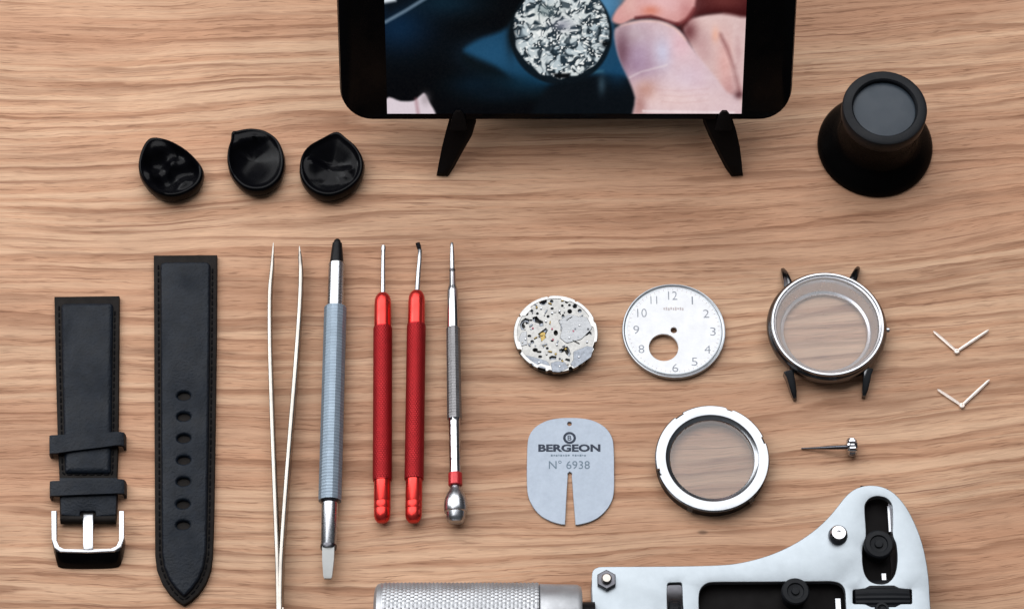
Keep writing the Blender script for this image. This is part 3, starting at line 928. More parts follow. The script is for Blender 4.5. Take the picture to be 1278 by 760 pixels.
# ------------------------------------------------------------------ finger cots
def cot(label, outline, h, inner, lean=0.0):
    cx = sum(p[0] for p in outline) / len(outline); cy = sum(p[1] for p in outline) / len(outline)
    loop = catmull(outline, 5)
    ring = [W(x, y, h * .55) for x, y in loop]
    c = W(cx, cy, h * .55)
    r = thing('finger_cot', label, 'finger cot', c, 'black finger cots')
    n = len(ring)
    g = G(); secs = []
    lev = [(0.80, 0.0), (0.90, 0.3), (0.97, h * .22), (1.0, h * .5), (0.985, h * .8), (0.95, h * .97), (0.91, h), (0.87, h * .95)]
    inn = [(0.83, .86), (0.76, .78), (0.66, .68), (0.54, .56), (0.42, .45), (0.30, .34), (0.18, .24), (0.08, .17), (0.01, .14)]
    for s_, z in lev:
        secs.append([(c.x + (p.x - c.x) * s_, c.y + (p.y - c.y) * s_, z) for p in ring])
    for s_, z in inn:
        row = []
        for p in ring:
            x, y = (p.x - c.x) * s_, (p.y - c.y) * s_
            row.append((c.x + x, c.y + y, max(0.4, h * z + inner(x, y) * min(1, (0.87 - s_) / .2))))
        secs.append(row)
    g.loft(secs)
    g.build('rubber_cup', 'black_rubber', r, 60)
    return r
def one_part(r): pass
def fold1(x, y):
    return 1.3 * math.sin(0.50 * x + 0.32 * y + .6) + 1.1 * math.sin(0.62 * y - 0.30 * x + 1) + 1.6 * math.exp(-((x - .6) ** 2 * .5 + (y - 1) ** 2 * .08))
def fold2(x, y):
    return 0.5 * math.sin(.3 * x) + (2.0 * max(0, min(1, (y - x * .3 - 4.5) / 2)))
def fold3(x, y):
    a = 0.35 * (y + 1.0) + .1 * x; b = -0.8 * (y + 1.0 + .25 * x); c_ = -1.1 * (x - 5.0)
    return 2.6 + min(a, max(b, -2.2), c_ + 1.0) if y > -6 else 0.4
cot('glossy black finger cot with crumpled wrinkled inside, leftmost of the three', [(177, 190), (188, 175.5), (209, 177.5), (230, 188), (246, 202), (255, 217), (250, 234), (233, 246), (212, 250), (193, 244), (178.5, 229), (173, 211)], 6.5, fold1)
cot('round black finger cot with small pointed lip at its upper edge, middle of the three', [(289.5, 168), (295, 166.5), (304, 164.5), (317, 163.5), (333, 167), (347, 177), (355, 194), (356, 211), (350, 228), (336, 240), (319, 243), (303, 238), (290, 224), (284, 206), (284.5, 190), (288, 178)], 6, fold2)
cot('faceted black finger cot with a straight crease across its inside, nearest the tablet', [(421, 167.5), (434, 176), (447, 188), (455, 206), (451, 226), (436, 241), (415, 249.5), (396, 247), (381, 236), (374, 219), (376, 199), (385, 186), (402, 176)], 6.5, fold3)

# ------------------------------------------------------------------ movement
HM = 4.2
mr0 = random.Random(23)
cm = W(693.5, 416.5, HM); rm = 52.5 / S(cm)
r = thing('watch_movement', 'round silver watch movement with dark openings and tiny screws', 'watch movement', cm)
def radial(c, rad, notches, n=180):
    out = []
    for k in range(n):
        a = 2 * PI * k / n
        rr = rad
        for deg, wd, dp in notches:
            d = (math.degrees(a) - deg + 180) % 360 - 180
            if abs(d) < wd: rr -= dp * min(1, (wd - abs(d)) / 1.5)
        out.append((c[0] + rr * math.cos(a), c[1] + rr * math.sin(a)))
    return out
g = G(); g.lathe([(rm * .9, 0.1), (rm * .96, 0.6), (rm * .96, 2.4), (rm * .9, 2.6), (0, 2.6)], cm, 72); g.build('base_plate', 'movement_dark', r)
nt = [(208, 3, 1.2), (250, 6, 1.1), (262, 3, .7), (342, 6, .7), (291, 3, 1.5), (318, 4, .5), (152, 2, .8), (60, 2, .5), (100, 2, .4), (20, 3, .4), (235, 2, .8), (305, 2, .9)]
def mpx(x, y): return (630 + x / 5.846, 350 + y / 5.846)
def hole(x, y, rr, ry=None, n=14):
    v = W(*mpx(x, y), HM)
    k = 5.846 * S(v)
    return circ(v, rr / k, n, (ry or rr) / k * 1.08)
def hpoly(pts): return pxl([mpx(*p) for p in pts], HM)
hs = [hole(278, 152, 27), hole(342, 153, 11), hole(392, 122, 7), hole(452, 155, 11), hole(511, 187, 15), hole(472, 181, 8), hole(474, 226, 15), hole(547, 222, 13), hole(158, 243, 12), hole(197, 222, 9), hole(316, 263, 9), hole(372, 382, 14, 19), hole(425, 405, 7), hole(238, 242, 8), hole(425, 262, 9, 15),
      hole(200, 448, 12), hole(180, 405, 12, 8), hole(222, 507, 18, 13), hole(258, 556, 13, 8), hole(535, 400, 6), hole(400, 295, 6), hole(420, 185, 8),
      hole(345, 205, 10, 7), hole(310, 495, 8), hole(345, 440, 8, 5), hole(510, 300, 5), hole(585, 560, 6),
      hpoly([(110, 325), (125, 295), (150, 275), (178, 285), (175, 312), (158, 318), (150, 300), (135, 315), (148, 335), (140, 362), (122, 358)]),
      hpoly([(205, 270), (232, 262), (250, 285), (278, 300), (280, 330), (258, 335), (250, 312), (222, 305), (205, 290)]),
      hpoly([(300, 348), (312, 365), (292, 395), (300, 415), (268, 445), (262, 412), (244, 390)]),
      hpoly([(582, 388), (590, 370), (612, 366), (630, 380), (632, 395), (612, 388), (602, 398), (588, 402)]),
      hpoly([(398, 505), (455, 482), (468, 500), (480, 535), (470, 552), (448, 535), (438, 512), (415, 525), (402, 522)]),
      hpoly([(325, 560), (345, 550), (375, 556), (372, 574), (330, 578)]),
      hpoly([(450, 570), (475, 575), (472, 592), (440, 578)])]
g = G(); g.plate([radial(cm, rm, nt)] + hs, 2.7, HM, 0.12, 1); g.build('top_plate', 'movement', r)
g = G()
g.plate([rounded(hpoly([(150, 545), (215, 560), (300, 585), (320, 600), (345, 660), (300, 648), (205, 625)]), .2, 3)], HM - .1, HM + .18, .08, 1)
g.plate([rounded(hpoly([(500, 520), (600, 478), (648, 490), (630, 560), (560, 610), (505, 640), (478, 610), (500, 580)]), .3, 3)], HM - .1, HM + .22, .1, 1)
g.plate([rounded(hpoly([(335, 605), (380, 588), (440, 600), (465, 640), (400, 672), (345, 668)]), .2, 3)], HM - .1, HM + .3, .1, 1)
g.build('lower_bridge', 'movement_blue', r)
g = G()
g.plate([rounded(hpoly([(390, 300), (460, 250), (600, 270), (640, 350), (560, 430), (450, 460), (400, 420), (420, 350)]), .6, 4)], HM - .1, HM + .25, .1, 1)
g.plate([rounded(hpoly([(120, 380), (160, 370), (165, 470), (120, 480), (100, 430)]), .3, 3)], HM - .1, HM + .2, .1, 1)
g.build('wheel_bridge', 'movement_pale', r)
g = G(); g.plate([radial(cm, rm * .995, nt), radial(cm, rm * .915, [(20, 9, .8), (75, 7, .5), (140, 10, .9), (200, 8, .6), (255, 12, 1.0), (320, 9, .8)])], HM - .1, HM + .2, .08, 1); g.build('outer_rim', 'movement_bright', r)
g = G(); g.plate([circ((cm.x, cm.y), rm * .9, 60)] + [hole(x, y, q) for x, y, q in ((250, 280, 30), (150, 320, 26), (440, 515, 26), (280, 150, 16), (475, 226, 12), (372, 382, 18), (275, 400, 34), (605, 390, 14), (222, 507, 14), (512, 190, 12))], 2.5, 3.3, .1, 1); g.build('middle_plate', 'movement_blue', r)
for k in range(34):
    a_, q_ = mr0.uniform(0, 2 * PI), rm * .86 * math.sqrt(mr0.uniform(.05, 1))
    R_ = mr0.uniform(.16, .42); v = (cm.x + q_ * math.cos(a_), cm.y + q_ * math.sin(a_)); z_ = HM + mr0.uniform(.1, .6)
    g = G(); g.lathe([(R_, HM - .1), (R_, z_ - .08), (R_ * .8, z_), (R_ * .45, z_), (R_ * .4, z_ - .12), (0, z_ - .12)], v, 12); g.build('stud', ('movement_bright', 'movement_blue', 'dark_steel', 'movement_bright', 'brass')[k % 5], r)
g = G(); v = W(*mpx(268, 395), 3); g.lathe([(2.4, 2.6), (2.4, 3.2), (0.6, 3.25), (0.6, 3.6), (0, 3.6)], v, 28); 
g.build('gear_wheel', 'brass', r)
mr = random.Random(11)
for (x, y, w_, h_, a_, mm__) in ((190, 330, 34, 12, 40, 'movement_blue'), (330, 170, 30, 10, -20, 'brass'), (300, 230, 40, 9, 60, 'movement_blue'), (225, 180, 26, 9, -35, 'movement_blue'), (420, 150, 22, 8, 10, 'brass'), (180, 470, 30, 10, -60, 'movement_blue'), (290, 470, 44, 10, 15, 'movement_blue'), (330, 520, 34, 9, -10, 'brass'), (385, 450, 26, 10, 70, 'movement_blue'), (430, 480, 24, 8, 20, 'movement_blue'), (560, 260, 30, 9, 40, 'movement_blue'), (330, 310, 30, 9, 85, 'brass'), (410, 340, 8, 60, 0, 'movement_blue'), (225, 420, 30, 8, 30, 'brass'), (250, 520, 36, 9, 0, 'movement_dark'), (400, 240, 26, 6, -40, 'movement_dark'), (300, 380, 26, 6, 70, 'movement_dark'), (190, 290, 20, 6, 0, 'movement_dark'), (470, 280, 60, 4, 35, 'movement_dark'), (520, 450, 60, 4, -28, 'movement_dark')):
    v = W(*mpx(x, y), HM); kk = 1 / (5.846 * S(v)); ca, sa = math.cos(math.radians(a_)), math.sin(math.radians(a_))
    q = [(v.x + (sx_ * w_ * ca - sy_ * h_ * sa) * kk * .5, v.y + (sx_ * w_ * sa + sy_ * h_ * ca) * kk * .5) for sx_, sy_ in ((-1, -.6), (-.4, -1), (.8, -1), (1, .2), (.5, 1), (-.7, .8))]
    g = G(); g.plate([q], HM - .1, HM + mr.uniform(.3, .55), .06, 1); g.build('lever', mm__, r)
for (x, y) in ((345, 240), (265, 205), (545, 330), (470, 420), (380, 470), (150, 430), (600, 450), (300, 300), (540, 560), (400, 630), (250, 600), (400, 225)):
    g = G(); v = W(*mpx(x, y), HM); g.lathe([(.36, HM - .1), (.36, HM + .4), (.26, HM + .5), (0, HM + .5)], v, 14); g.build('screw', 'steel', r)
for (x, y) in ((345, 355), (352, 432), (205, 350), (500, 372)):
    g = G(); v = W(*mpx(x, y), HM); g.lathe([(.34, HM - .1), (.34, HM + .3), (.2, HM + .32), (0, HM + .3)], v, 14); g.build('jewel', 'jewel', r)

# ------------------------------------------------------------------ dial
HD = 2.2
cd = W(841, 412.5, HD); rd = 64.5 / S(cd)
r = thing('watch_dial', 'silver white watch dial with printed numerals and a round subdial hole', 'watch dial', cd)
hc = W(828.3, 433.5, HD)
g = G()
g.plate([circ(cd, rd * .93, 120), circ(W(841, 412, HD), 4.0 / S(cd), 24), circ(hc, 18.3 / S(hc), 56)], HD - .9, HD, 0.1, 1); g.build('dial_plate', 'dial', r)
g = G(); g.lathe([(rd * .90, 0.7), (rd * .985, 0.5), (rd, 0.9), (rd, HD - .25), (rd * .99, HD + .05), (rd * .972, HD + .12), (rd * .945, HD - .12), (rd * .925, HD + .04), (rd * .90, HD + .06), (rd * .895, HD - .1)], cd, 120, loop=True); g.build('chapter_ring', 'dial_rim', r, 25)
g = G()
for s_, x, y, w, h_ in (('12', 839.5, 369, 11, 10.5), ('1', 864, 375, 1.3, 9.5), ('2', 881.3, 391.5, 7, 10), ('3', 889.8, 413.7, 6.5, 10), ('4', 883, 436, 7.5, 10), ('5', 866.8, 451.3, 7, 10), ('6', 842.7, 459, 7, 10), ('8', 800.5, 435.5, 7, 10), ('9', 794, 411.5, 7, 10), ('10', 801.2, 390.5, 11.5, 10.5), ('11', 816, 374.5, 8, 9.5)):
    a, b = W(x - w / 2, y + h_ / 2, HD), W(x + w / 2, y - h_ / 2, HD)
    text_geo(g, s_, (a.x, a.y, b.x, b.y), HD, HD + .05, -0.12)
g.build('numerals', 'ink_grey', r)
g = G()
for k in range(9):
    a, b = W(828 + k * 2.9, 386.5 + (k % 3) * .5, HD), W(829.8 + k * 2.9, 384.2 - (k % 2) * .8, HD)
    g.box((a.x, a.y, HD), (b.x, b.y, HD + .04))
g.build('faint_print', 'ink_pink', r)
g = G()
for k in range(60):
    a = 2 * PI * k / 60
    u = Vector((math.cos(a), math.sin(a), 0)); v = Vector((-u.y, u.x, 0))
    c = Vector((cd.x, cd.y, 0)) + u * rd * .872
    g.loft([[c + u * p + v * q + Vector((0, 0, z)) for p, q in ((-.35, -.06), (.35, -.06), (.35, .06), (-.35, .06))] for z in (HD, HD + .04)])
g.build('minute_track', 'ink_pink', r)

# ------------------------------------------------------------------ watch case
HB = 8.6
cc = W(1033, 403.8, HB); rc = 70.6 / S(cc)
r = thing('watch_case', 'polished steel watch case with four lugs and clear crystal, empty', 'watch case', cc)
g = G()
ro = rc + 1.25
g.lathe([(rc * .80, 1.4), (rc * .93, 1.5), (rc + .2, 2.2), (rc + .8, 3.4), (ro - .15, 4.6), (ro, 5.4), (ro - .08, 6.0), (ro - .25, 6.5), (ro - .5, 6.95), (ro - .8, 7.35), (rc + .15, 7.7), (rc + .05, 8.0), (rc * .93, 8.1), (rc * .90, 7.6), (rc * .86, 1.4)], cc, 128, loop=True)
g.build('case_body', 'case_chrome', r, 40)
g = G()
g.lathe([(rc * .94, 7.9), (rc + .05, 7.9), (rc, HB - .25), (rc - .25, HB), (rc - .8, HB + .02), (rc * .945, HB - .2)], cc, 128, loop=True)
g.build('bezel', 'steel', r, 28)
g = G()
ri = 52.0 / S(W(1031, 413, 1.5))
g.lathe([(rc * .95, 8.2), (rc * .915, 8.0), (rc * .90, 7.2), (rc * .875, 6.6), (rc * .86, 6.0), (ri + 1.0, 2.2), (ri + .2, 1.9), (ri, 1.6), (ri, 1.2), (rc * .90, 1.3), (rc * .945, 7.6)], cc, 128, loop=True)
g.build('inner_ring', 'rehaut', r, 22)
g = G(); g.lathe([(rc * .945, 8.1), (rc * .945, 8.3), (rc * .6, 8.55), (0, 8.65)], cc, 96)
g.v = g.v[96:]; g.f = [tuple(i - 96 for i in f) for f in g.f if min(f) >= 96]
g.build('crystal', 'crystal', r, 60)
# lugs: the tail hangs down to the desk
def lug(px_root, px_tip, w0, w1):
    a, b = W(*px_root, 5.5), W(*px_tip, 1.2)
    dv = Vector((b.x - a.x, b.y - a.y, 0)); L_ = dv.length
    d = dv.normalized(); q = Vector((-d.y, d.x, 0))
    g = G(); secs = []
    for k, zt_, zb, w in ((-.3, 6.3, 2.6, w0 * 1.35), (0, 6.0, 2.2, w0), (.35, 5.0, 1.5, w0 * .9), (.7, 3.5, .7, (w0 + w1) / 2), (.93, 2.2, .25, w1 * 1.05), (1.0, 1.5, .3, w1 * .9)):
        c = Vector((a.x, a.y, 0)) + d * L_ * k
        secs.append([c + q * (sx * w) + Vector((0, 0, z)) for sx, z in ((-1, zb), (1, zb), (1, zt_ - .35), (.6, zt_), (-.6, zt_), (-1, zt_ - .35))])
    g.loft(secs)
    return g.build('lug', 'case_chrome', r, 40)
lug((986.5, 470), (992.5, 499), 1.3, 0.6)
lug((1082.5, 467), (1078, 496), 1.3, 0.6)
lug((983, 351), (976.5, 335), 1.3, 0.6)
lug((1064, 350), (1071.5, 333), 1.3, 0.6)
g = G(); a = Vector((cc.x + ro - .4, cc.y - .6, 4.6)); g.axlathe(a, Vector((1, 0, 0)), [(0, .9), (1.2, .9), (1.5, .6)], 18); g.build('crown_tube', 'steel', r)

# ------------------------------------------------------------------ case back ring
HR = 5.6
cr = W(889, 571, HR); rr_ = 71.5 / S(cr)
r = thing('window_ring', 'silver screw-down case back ring with notches and glass window', 'watch part', cr)
def ringband(prof, notch):
    g = G(); n = 180; secs = []
    pr = prof + [prof[0]]
    for rad, z, isout in pr:
        row = []
        for k in range(n):
            a = 360.0 * k / n
            q = rad
            if isout:
                for deg, wd, dp in notch:
                    d = (a - deg + 180) % 360 - 180
                    if abs(d) < wd: q -= dp
            row.append((cr.x + q * math.cos(math.radians(a)), cr.y + q * math.sin(math.radians(a)), z))
        secs.append(row)
    g.loft(secs, cap=False)
    return g
notch = [(20, 3.5, 1.1), (70, 3.5, .9), (125, 3.5, 1.1), (196, 3.5, 1.1)]
ri2 = 52.5 / S(cr)
ringband([(ri2 + .6, .4, 0), (rr_ - 1.6, .2, 0), (rr_ - .7, .5, 0), (rr_ - .6, 1.6, 0), (rr_ - .6, 4.6, 0), (rr_ - .2, 4.7, 1), (rr_, 4.85, 1), (rr_, HR - .5, 1), (rr_ - .4, HR - .05, 1), (rr_ - 1.0, HR, 0), (rr_ - 2.2, HR + .03, 0), (ri2 + 1.5, HR - .1, 0), (ri2 + 1.1, HR - .5, 0), (ri2 + .2, HR - .9, 0), (ri2, HR - 1.2, 0), (ri2 - .1, 2.4, 0), (ri2 + .1, .4, 0)], notch).build('ring', 'ring_steel', r, 25)
g = G()
for deg in (250, 304, 20, 70, 125, 196):
    a = math.radians(deg)
    u = Vector((math.cos(a), math.sin(a), 0)); v = Vector((-u.y, u.x, 0)); c = Vector((cr.x, cr.y, 0)) + u * (rr_ - .55)
    pass
g = G(); g.lathe([(ri2 + .15, 3.9), (ri2 + .15, 4.1), (0, 4.25)], cr, 72)
g.v = g.v[72:]; g.f = [tuple(i - 72 for i in f) for f in g.f if min(f) >= 72]
g.build('glass_window', 'crystal', r, 60)
ringband([(rr_ - 1.2, .15, 0), (rr_ - .45, .15, 0), (rr_ - .35, .3, 0), (rr_ - .30, 4.55, 0), (rr_ - .45, 4.65, 0), (rr_ - 1.2, 4.65, 0)], []).build('threaded_edge', 'black_plastic', r, 25)
for deg in (246, 312):
    a = math.radians(deg)
    u = Vector((math.cos(a), math.sin(a), 0)); v = Vector((-u.y, u.x, 0)); c = Vector((cr.x, cr.y, 0)) + u * (rr_ - .4)
    g = G(); g.loft([[c + u * p + v * q + Vector((0, 0, zt_)) for q in (-1.0, 1.0)] + [c + u * p + v * q + Vector((0, 0, 1.6)) for q in (1.0, -1.0)] for p, zt_ in ((-.2, 3.6), (.25, 3.5), (1.0, 2.6))])
    g.build('notch_facet', 'steel_white', r)

# ------------------------------------------------------------------ dial protector
HP = 0.9
r = thing('dial_protector', 'flat grey blue slotted dial protector sheet with dark printed lettering', 'dial protector', W(711, 590))
op = [(658, 560), (660, 545), (668, 533), (682, 525), (697, 521.8), (711, 521.2), (726, 521.8), (741, 525), (755, 533), (763.5, 545), (766, 560), (766.5, 590), (766, 615), (761, 630), (750, 643), (737, 650.5), (722, 654.5)]
op2 = [(700.5, 654), (687, 650), (674, 642.5), (664, 630), (658.5, 615), (657.5, 590)]
left = [(717.6, 655)]
slot = [(718.3, 654.6), (717.2, 640), (715.5, 620), (714.2, 600), (713.6, 594), (714.0, 590.5), (711.2, 588.2), (708.4, 590.5), (708.8, 594), (708.2, 600), (707, 620), (706, 640), (705.2, 654.2)]
outl = catmull(op, 4, False) + slot + catmull(op2, 4, False)
g = G(); g.plate([pxl(outl, HP), circ(W(710.8, 528.6, HP), .75, 16)], 0.15, HP, 0.12, 1); g.build('sheet', 'protector', r)
def tbox(x0, y0, x1, y1, h): a, b = W(x0, y1, h), W(x1, y0, h); return (a.x, a.y, b.x, b.y)
g = G(); text_geo(g, 'BERGEON', tbox(671.8, 554.2, 749.3, 563.6, HP), HP, HP + .06, 0.42); g.build('maker_lettering', 'ink_navy', r)
g = G(); text_geo(g, 'N° 6938', tbox(685, 574.5, 736, 585, HP), HP, HP + .06, 0.0); g.build('number_lettering', 'ink_slate', r)
g = G(); c = W(710.8, 546.3, HP); q = 8.0 / S(c)
g.plate([circ(c, q, 36), circ(c, q * .62, 28)], HP, HP + .06); text_geo(g, 'B', (c.x - q * .3, c.y - q * .42, c.x + q * .3, c.y + q * .42), HP, HP + .06, .1)
g.build('round_logo', 'ink_navy', r)
g = G()
xx = 687.5
for k in range(15):
    w = (2.2, 1.6, 2.4, 1.2, 2.0)[k % 5]
    if k != 8:
        a = tbox(xx, 566.9 + (k % 3) * .25, xx + w, 569.3 - (k % 2) * .4, HP); g.box((a[0], a[1], HP), (a[2], a[3], HP + .05))
    xx += w + 1.1
g.build('fine_print', 'ink_slate', r)

# ------------------------------------------------------------------ hands
def hands(label, l, hub, rt):
    r = thing('watch_hands', label, 'watch hands', W(*hub), 'pairs of watch hands')
    hp = W(*hub, .7)
    for tip_, w in ((l, .50), (rt, .50)):
        t = W(*tip_, .7); d = (t - hp).normalized(); q = Vector((-d.y, d.x, 0))
        L_ = (t - hp).length
        g = G(); g.loft([[hp + d * (L_ * k) + q * (s_ * ww) + Vector((0, 0, z + dz)) for s_, z in ((-1, -.15), (1, -.15), (1, .08), (0, .2), (-1, .08))] for k, ww, dz in ((-.02, w * .9, 0), (.1, w * .9, 0), (.5, w, 0.1), (.93, w * .8, 0.1), (1, w * .35, 0.1))])
        g.build('hand', 'rose', r, 20)
    g = G(); g.lathe([(.85, .05), (.95, .3), (.95, .95), (.75, 1.15), (.35, 1.2), (.3, .9), (0, .9)], hp, 24); g.build('hub', 'rose', r)
hands('pair of thin pale watch hands forming a V, upper of the two pairs', (1165, 413.5), (1194, 438.5), (1234, 412))
hands('pair of thin pale watch hands forming a V, lower pair nearer the crown stem', (1170, 486), (1200.5, 506), (1235, 474))

# ------------------------------------------------------------------ crown and stem
cz = W(1062, 558, 3.0)
r = thing('winding_crown', 'tiny silver winding crown lying on its side with a long thin stem', 'winding crown', cz)
g = G(); n = 36
d = Vector((1, .03, 0)).normalized()
prof = [(-1.9, 1.2), (-1.6, 2.3), (-1.0, 2.9), (0.0, 3.1), (0.9, 2.95), (1.5, 2.4), (1.85, 1.5), (1.95, 0)]
p = d.cross(Vector((0, 0, 1))); zv = Vector((0, 0, 1))
cz = Vector((W(1063, 557.5, 3.1).x, W(1063, 557.5, 3.1).y, 3.1))
g.loft([[cz + d * t + (p * math.cos(2 * PI * j / n) + zv * math.sin(2 * PI * j / n)) * max(.001, (rr + (-.25 if (j % 2 and rr > 2.7) else 0))) for j in range(n)] for t, rr in prof])
g.build('crown', 'chrome', r, 20)
g = G(); e = W(1000, 559.5, .5)
g.tube([cz - d * 1.8, cz - d * 5, e.lerp(cz, .45), e.lerp(cz, .3), e], [.75, .7, .55, .38, .25], 12); g.build('stem', 'dark_steel', r)

# ------------------------------------------------------------------ case opener
ZT = 13.0
r = thing('case_opener', 'pale steel watch case opener with knurled handle and black sliding jaws', 'case opener', W(930, 770))
axis_y = W(700, 778, ZT).y
up = [(738.5, 720), (740, 711.5), (746, 707.5), (756, 706.6), (800, 706.4), (850, 706), (885, 705.2), (912, 703.6), (935, 699.5), (958, 693), (980, 684), (1000, 673), (1020, 658.5), (1036, 643), (1047, 629.5), (1056, 618.5), (1066, 610.5), (1078, 606.2), (1090, 605.4), (1102, 607.6), (1113, 613), (1123, 622), (1132, 634), (1141, 651), (1149, 671), (1155, 694), (1159, 720), (1160.5, 745)]
upw = pxl(catmull(up, 3, False), ZT)
outl = upw + [(x, 2 * axis_y - y) for x, y in reversed(upw)]
slot1 = pxl(catmull([(1079.5, 640), (1080, 629), (1086, 621.5), (1096, 619), (1107, 622), (1113.5, 631), (1114.5, 650), (1114.5, 668), (1118.5, 680), (1119.8, 700), (1117, 716), (1109, 726), (1099, 728.5), (1087, 725.5), (1079.5, 716), (1076.5, 700), (1077, 682), (1081, 668)], 4), ZT)
slot2u = pxl([(872, 745), (874, 734), (882, 727), (892, 726), (960, 725.8), (1040, 725), (1050, 728), (1055, 736), (1055.5, 748)], ZT)
slot2 = slot2u + [(x, 2 * axis_y - y) for x, y in reversed(slot2u)]
slot3 = pxl([(1064.5, 735.5), (1138, 735), (1138.5, 753), (1064.5, 753)], ZT)
slot4u = pxl([(832.5, 745), (833, 727), (851, 726.5), (852, 745)], ZT)
slot4 = slot4u + [(x, 2 * axis_y - y) for x, y in reversed(slot4u)]
g = G(); g.plate([outl, slot1, rounded(slot2, 2.0, 4), rounded(slot3, .6, 3), rounded(slot4, .8, 3)], ZT - 2.4, ZT, 0.28, 4); g.build('upper_plate', 'opener', r, 20)
g = G(); g.plate([outl], 1.0, 3.2, 0.3, 2); g.build('lower_plate', 'dark_steel', r)
# jaws inside the slots, with steel blocks added as white glints
g = G(); q = pxl([(1074, 606), (1108, 610), (1114, 760), (1070, 760)], 8); g.plate([q], 4.2, 8.6, .5)
q = pxl([(860, 727), (1060, 727), (1060, 800), (860, 800)], 8); g.plate([q], 4.2, 9.0, .8); g.build('jaw_carrier', 'black_matte', r)
g = G(); a = W(1108, 632, 9.4); b = W(1112, 664, 9.4); g.box((a.x - .2, b.y, 4), (b.x, a.y, 10.0)); g.build('slot_edge_glint', 'steel', r)  # added block standing in for the highlight on the plate's inner edge
g = G(); a = W(1100, 716, 9); b = W(1106, 728, 9); g.box((a.x, b.y, 4), (b.x, a.y, 9.6)); a = W(1042, 748, 9); b = W(1049, 762, 9); g.box((a.x, b.y, 4), (b.x, a.y, 10.2)); g.build('slot_glint_block', 'steel', r)  # added blocks standing in for white glints in the slots
def knob(px, z0, z1, rr, name='jaw_pin'):
    v = W(*px, z1); g = G()
    R_ = rr / S(v)
    g.lathe([(R_ * .86, z0), (R_ * .86, z1 - 2.0), (R_, z1 - 1.7), (R_, z1 - .5), (R_ * .9, z1), (R_ * .62, z1 + .05), (R_ * .56, z1 - .5), (R_ * .3, z1 - .6), (R_ * .25, z1 + .1), (0, z1 + .15)], v, 40)
    g.build(name, 'grey_rim', r, 30)
knob((1097, 678), 6, 15.6, 18.5)
knob((993, 737), 6, 15.8, 17.5)
knob((1101, 759), 6, 14.5, 9)
# knurled adjusting wheels standing in their slots
def wheel(a, b, R_, z):
    g = G(); d = b - a; L_ = d.length
    d.normalize(); pv = d.cross(zv); n = 60
    g.loft([[Vector((a.x, a.y, z)) + d * t + (pv * math.cos(2 * PI * j / n) + zv * math.sin(2 * PI * j / n)) * (q - (.22 if (j % 2 and 0 < k < 5) else 0)) for j in range(n)] for k, (t, q) in enumerate(((0, R_ * .8), (.2, R_ - .5), (L_ * .3, R_), (L_ * .7, R_), (L_ - .2, R_ - .5), (L_, R_ * .8)))])
    g.build('adjusting_wheel', 'grey_rim', r, 20)
wheel(W(1067, 744, ZT), W(1136, 743.5, ZT), 7.2, 6.8)
a = W(835, 752, ZT); b = W(850, 752, ZT)
a.y = b.y = axis_y
wheel(a, b, 9.6, 7.4)
# screws
def hexbolt(px, name, R1, zz, m2):
    v = W(*px, zz); g = G()
    pts6 = circ(v, R1, 6, a0=math.radians(90))
    g.plate([pts6], ZT - .2, ZT + 2.0, .25, 1); o = g.build(name, 'dark_steel', r)
    g = G(); g.lathe([(R1 * .5, ZT + 1.9), (R1 * .5, ZT + 3.0), (R1 * .38, ZT + 3.4), (0, ZT + 3.45)], v, 24); g.build('screw_end', m2, o)
hexbolt((757, 722.5), 'hex_nut', 3.3, ZT + 2, 'steel_white')
v = W(1046, 667, ZT + 1); g = G(); g.lathe([(3.0, ZT - .1), (3.1, ZT + .6), (2.6, ZT + 2.0), (2.0, ZT + 2.6)], v, 28); o = g.build('pivot_screw', 'dark_steel', r)
g = G(); g.lathe([(2.6, ZT + 2.0), (2.7, ZT + 2.6), (2.2, ZT + 3.2), (.7, ZT + 3.3), (.6, ZT + 2.7), (0, ZT + 2.7)], v, 28); g.build('screw_head', 'chrome', o)
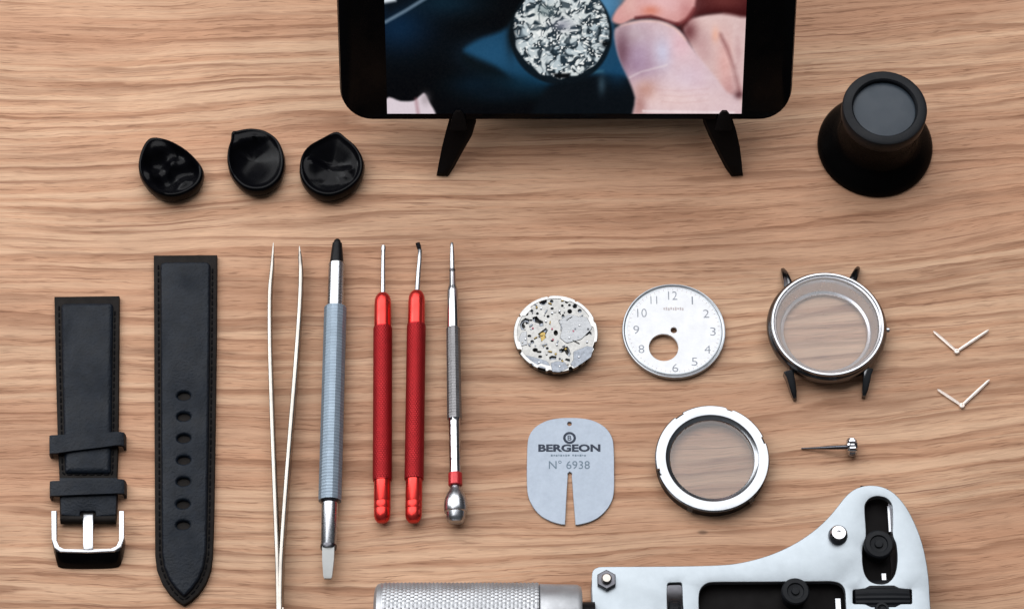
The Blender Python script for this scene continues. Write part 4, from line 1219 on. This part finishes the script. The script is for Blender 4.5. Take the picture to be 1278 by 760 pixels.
# handle
R_H = 12.4
hz = R_H + .1
v0 = W(469, 770, hz); hy = W(600, 728, hz + R_H * .55).y - R_H * .84
def hx(px): return W(px, 745, hz).x
A = Vector((hx(468), hy, hz))
def hrow(px, rr): return (hx(px) - A.x, rr)
g = G(); g.axlathe(A, Vector((1, 0, 0)), [hrow(468, R_H - 3.2), hrow(469, R_H - 1.6), hrow(472, R_H - .5), hrow(477, R_H)], 64); g.build('handle_end', 'steel_knurl', r)
g = G(); g.axlathe(A, Vector((1, 0, 0)), [hrow(477, R_H), hrow(672, R_H)], 112, knurl=(0.62, 0.15, 'diamond')); g.build('handle', 'steel_knurl', r, 5)
g = G(); g.axlathe(A, Vector((1, 0, 0)), [hrow(671, R_H - 1.4), hrow(674, R_H - .3), hrow(676, R_H - .4), hrow(720, R_H - .6), hrow(725, R_H - 1.3), hrow(726, R_H - 3)], 64); g.build('ferrule', 'steel_knurl', r)
g = G(); g.axlathe(A, Vector((1, 0, 0)), [hrow(724, 6.4), hrow(742, 6.4)], 40); g.build('shank', 'black_plastic', r)

# ------------------------------------------------------------------ light
w = bpy.data.worlds.new('World'); SC.world = w
w.use_nodes = True
N, L = w.node_tree.nodes, w.node_tree.links
bg = N['Background']
tc = N.new('ShaderNodeTexCoord'); sp = N.new('ShaderNodeSeparateXYZ'); L.new(tc.outputs['Generated'], sp.inputs[0])
rp = N.new('ShaderNodeValToRGB'); L.new(sp.outputs['Z'], rp.inputs['Fac'])
rp.color_ramp.elements[0].position = 0.0; rp.color_ramp.elements[0].color = (0.03, 0.03, 0.03, 1)
rp.color_ramp.elements[1].position = 0.9; rp.color_ramp.elements[1].color = (0.34, 0.36, 0.39, 1)
L.new(rp.outputs['Color'], bg.inputs['Color'])
bg.inputs['Strength'].default_value = 0.42

la = bpy.data.lights.new('window_light', 'AREA')
la.shape = 'RECTANGLE'; la.size, la.size_y = 2.0, 1.5
la.energy = 32.0
la.color = (0.985, 0.985, 1.0)
lo = bpy.data.objects.new('window_light', la); COL.objects.link(lo)
lo.location = (-0.22, 0.62, 1.05)
lo.rotation_euler = (Vector((0, 0.03, 0)) - lo.location).to_track_quat('-Z', 'Y').to_euler()

lb = bpy.data.lights.new('side_window_light', 'AREA')
lb.shape = 'RECTANGLE'; lb.size, lb.size_y = 0.45, 0.6
lb.energy = 4.0
lb.color = (0.97, 0.985, 1.0)
l2 = bpy.data.objects.new('side_window_light', lb); COL.objects.link(l2)
l2.location = (-1.05, 0.45, 0.55)
l2.rotation_euler = (-l2.location).to_track_quat('-Z', 'Y').to_euler()

vs = SC.view_settings
SC.display_settings.display_device = 'sRGB'
vs.view_transform = 'Standard'; vs.look = 'None'; vs.exposure = 0.0; vs.gamma = 1.0
SC.render.engine = 'CYCLES'
SC.cycles.max_bounces = 8
SC.cycles.use_denoising = True
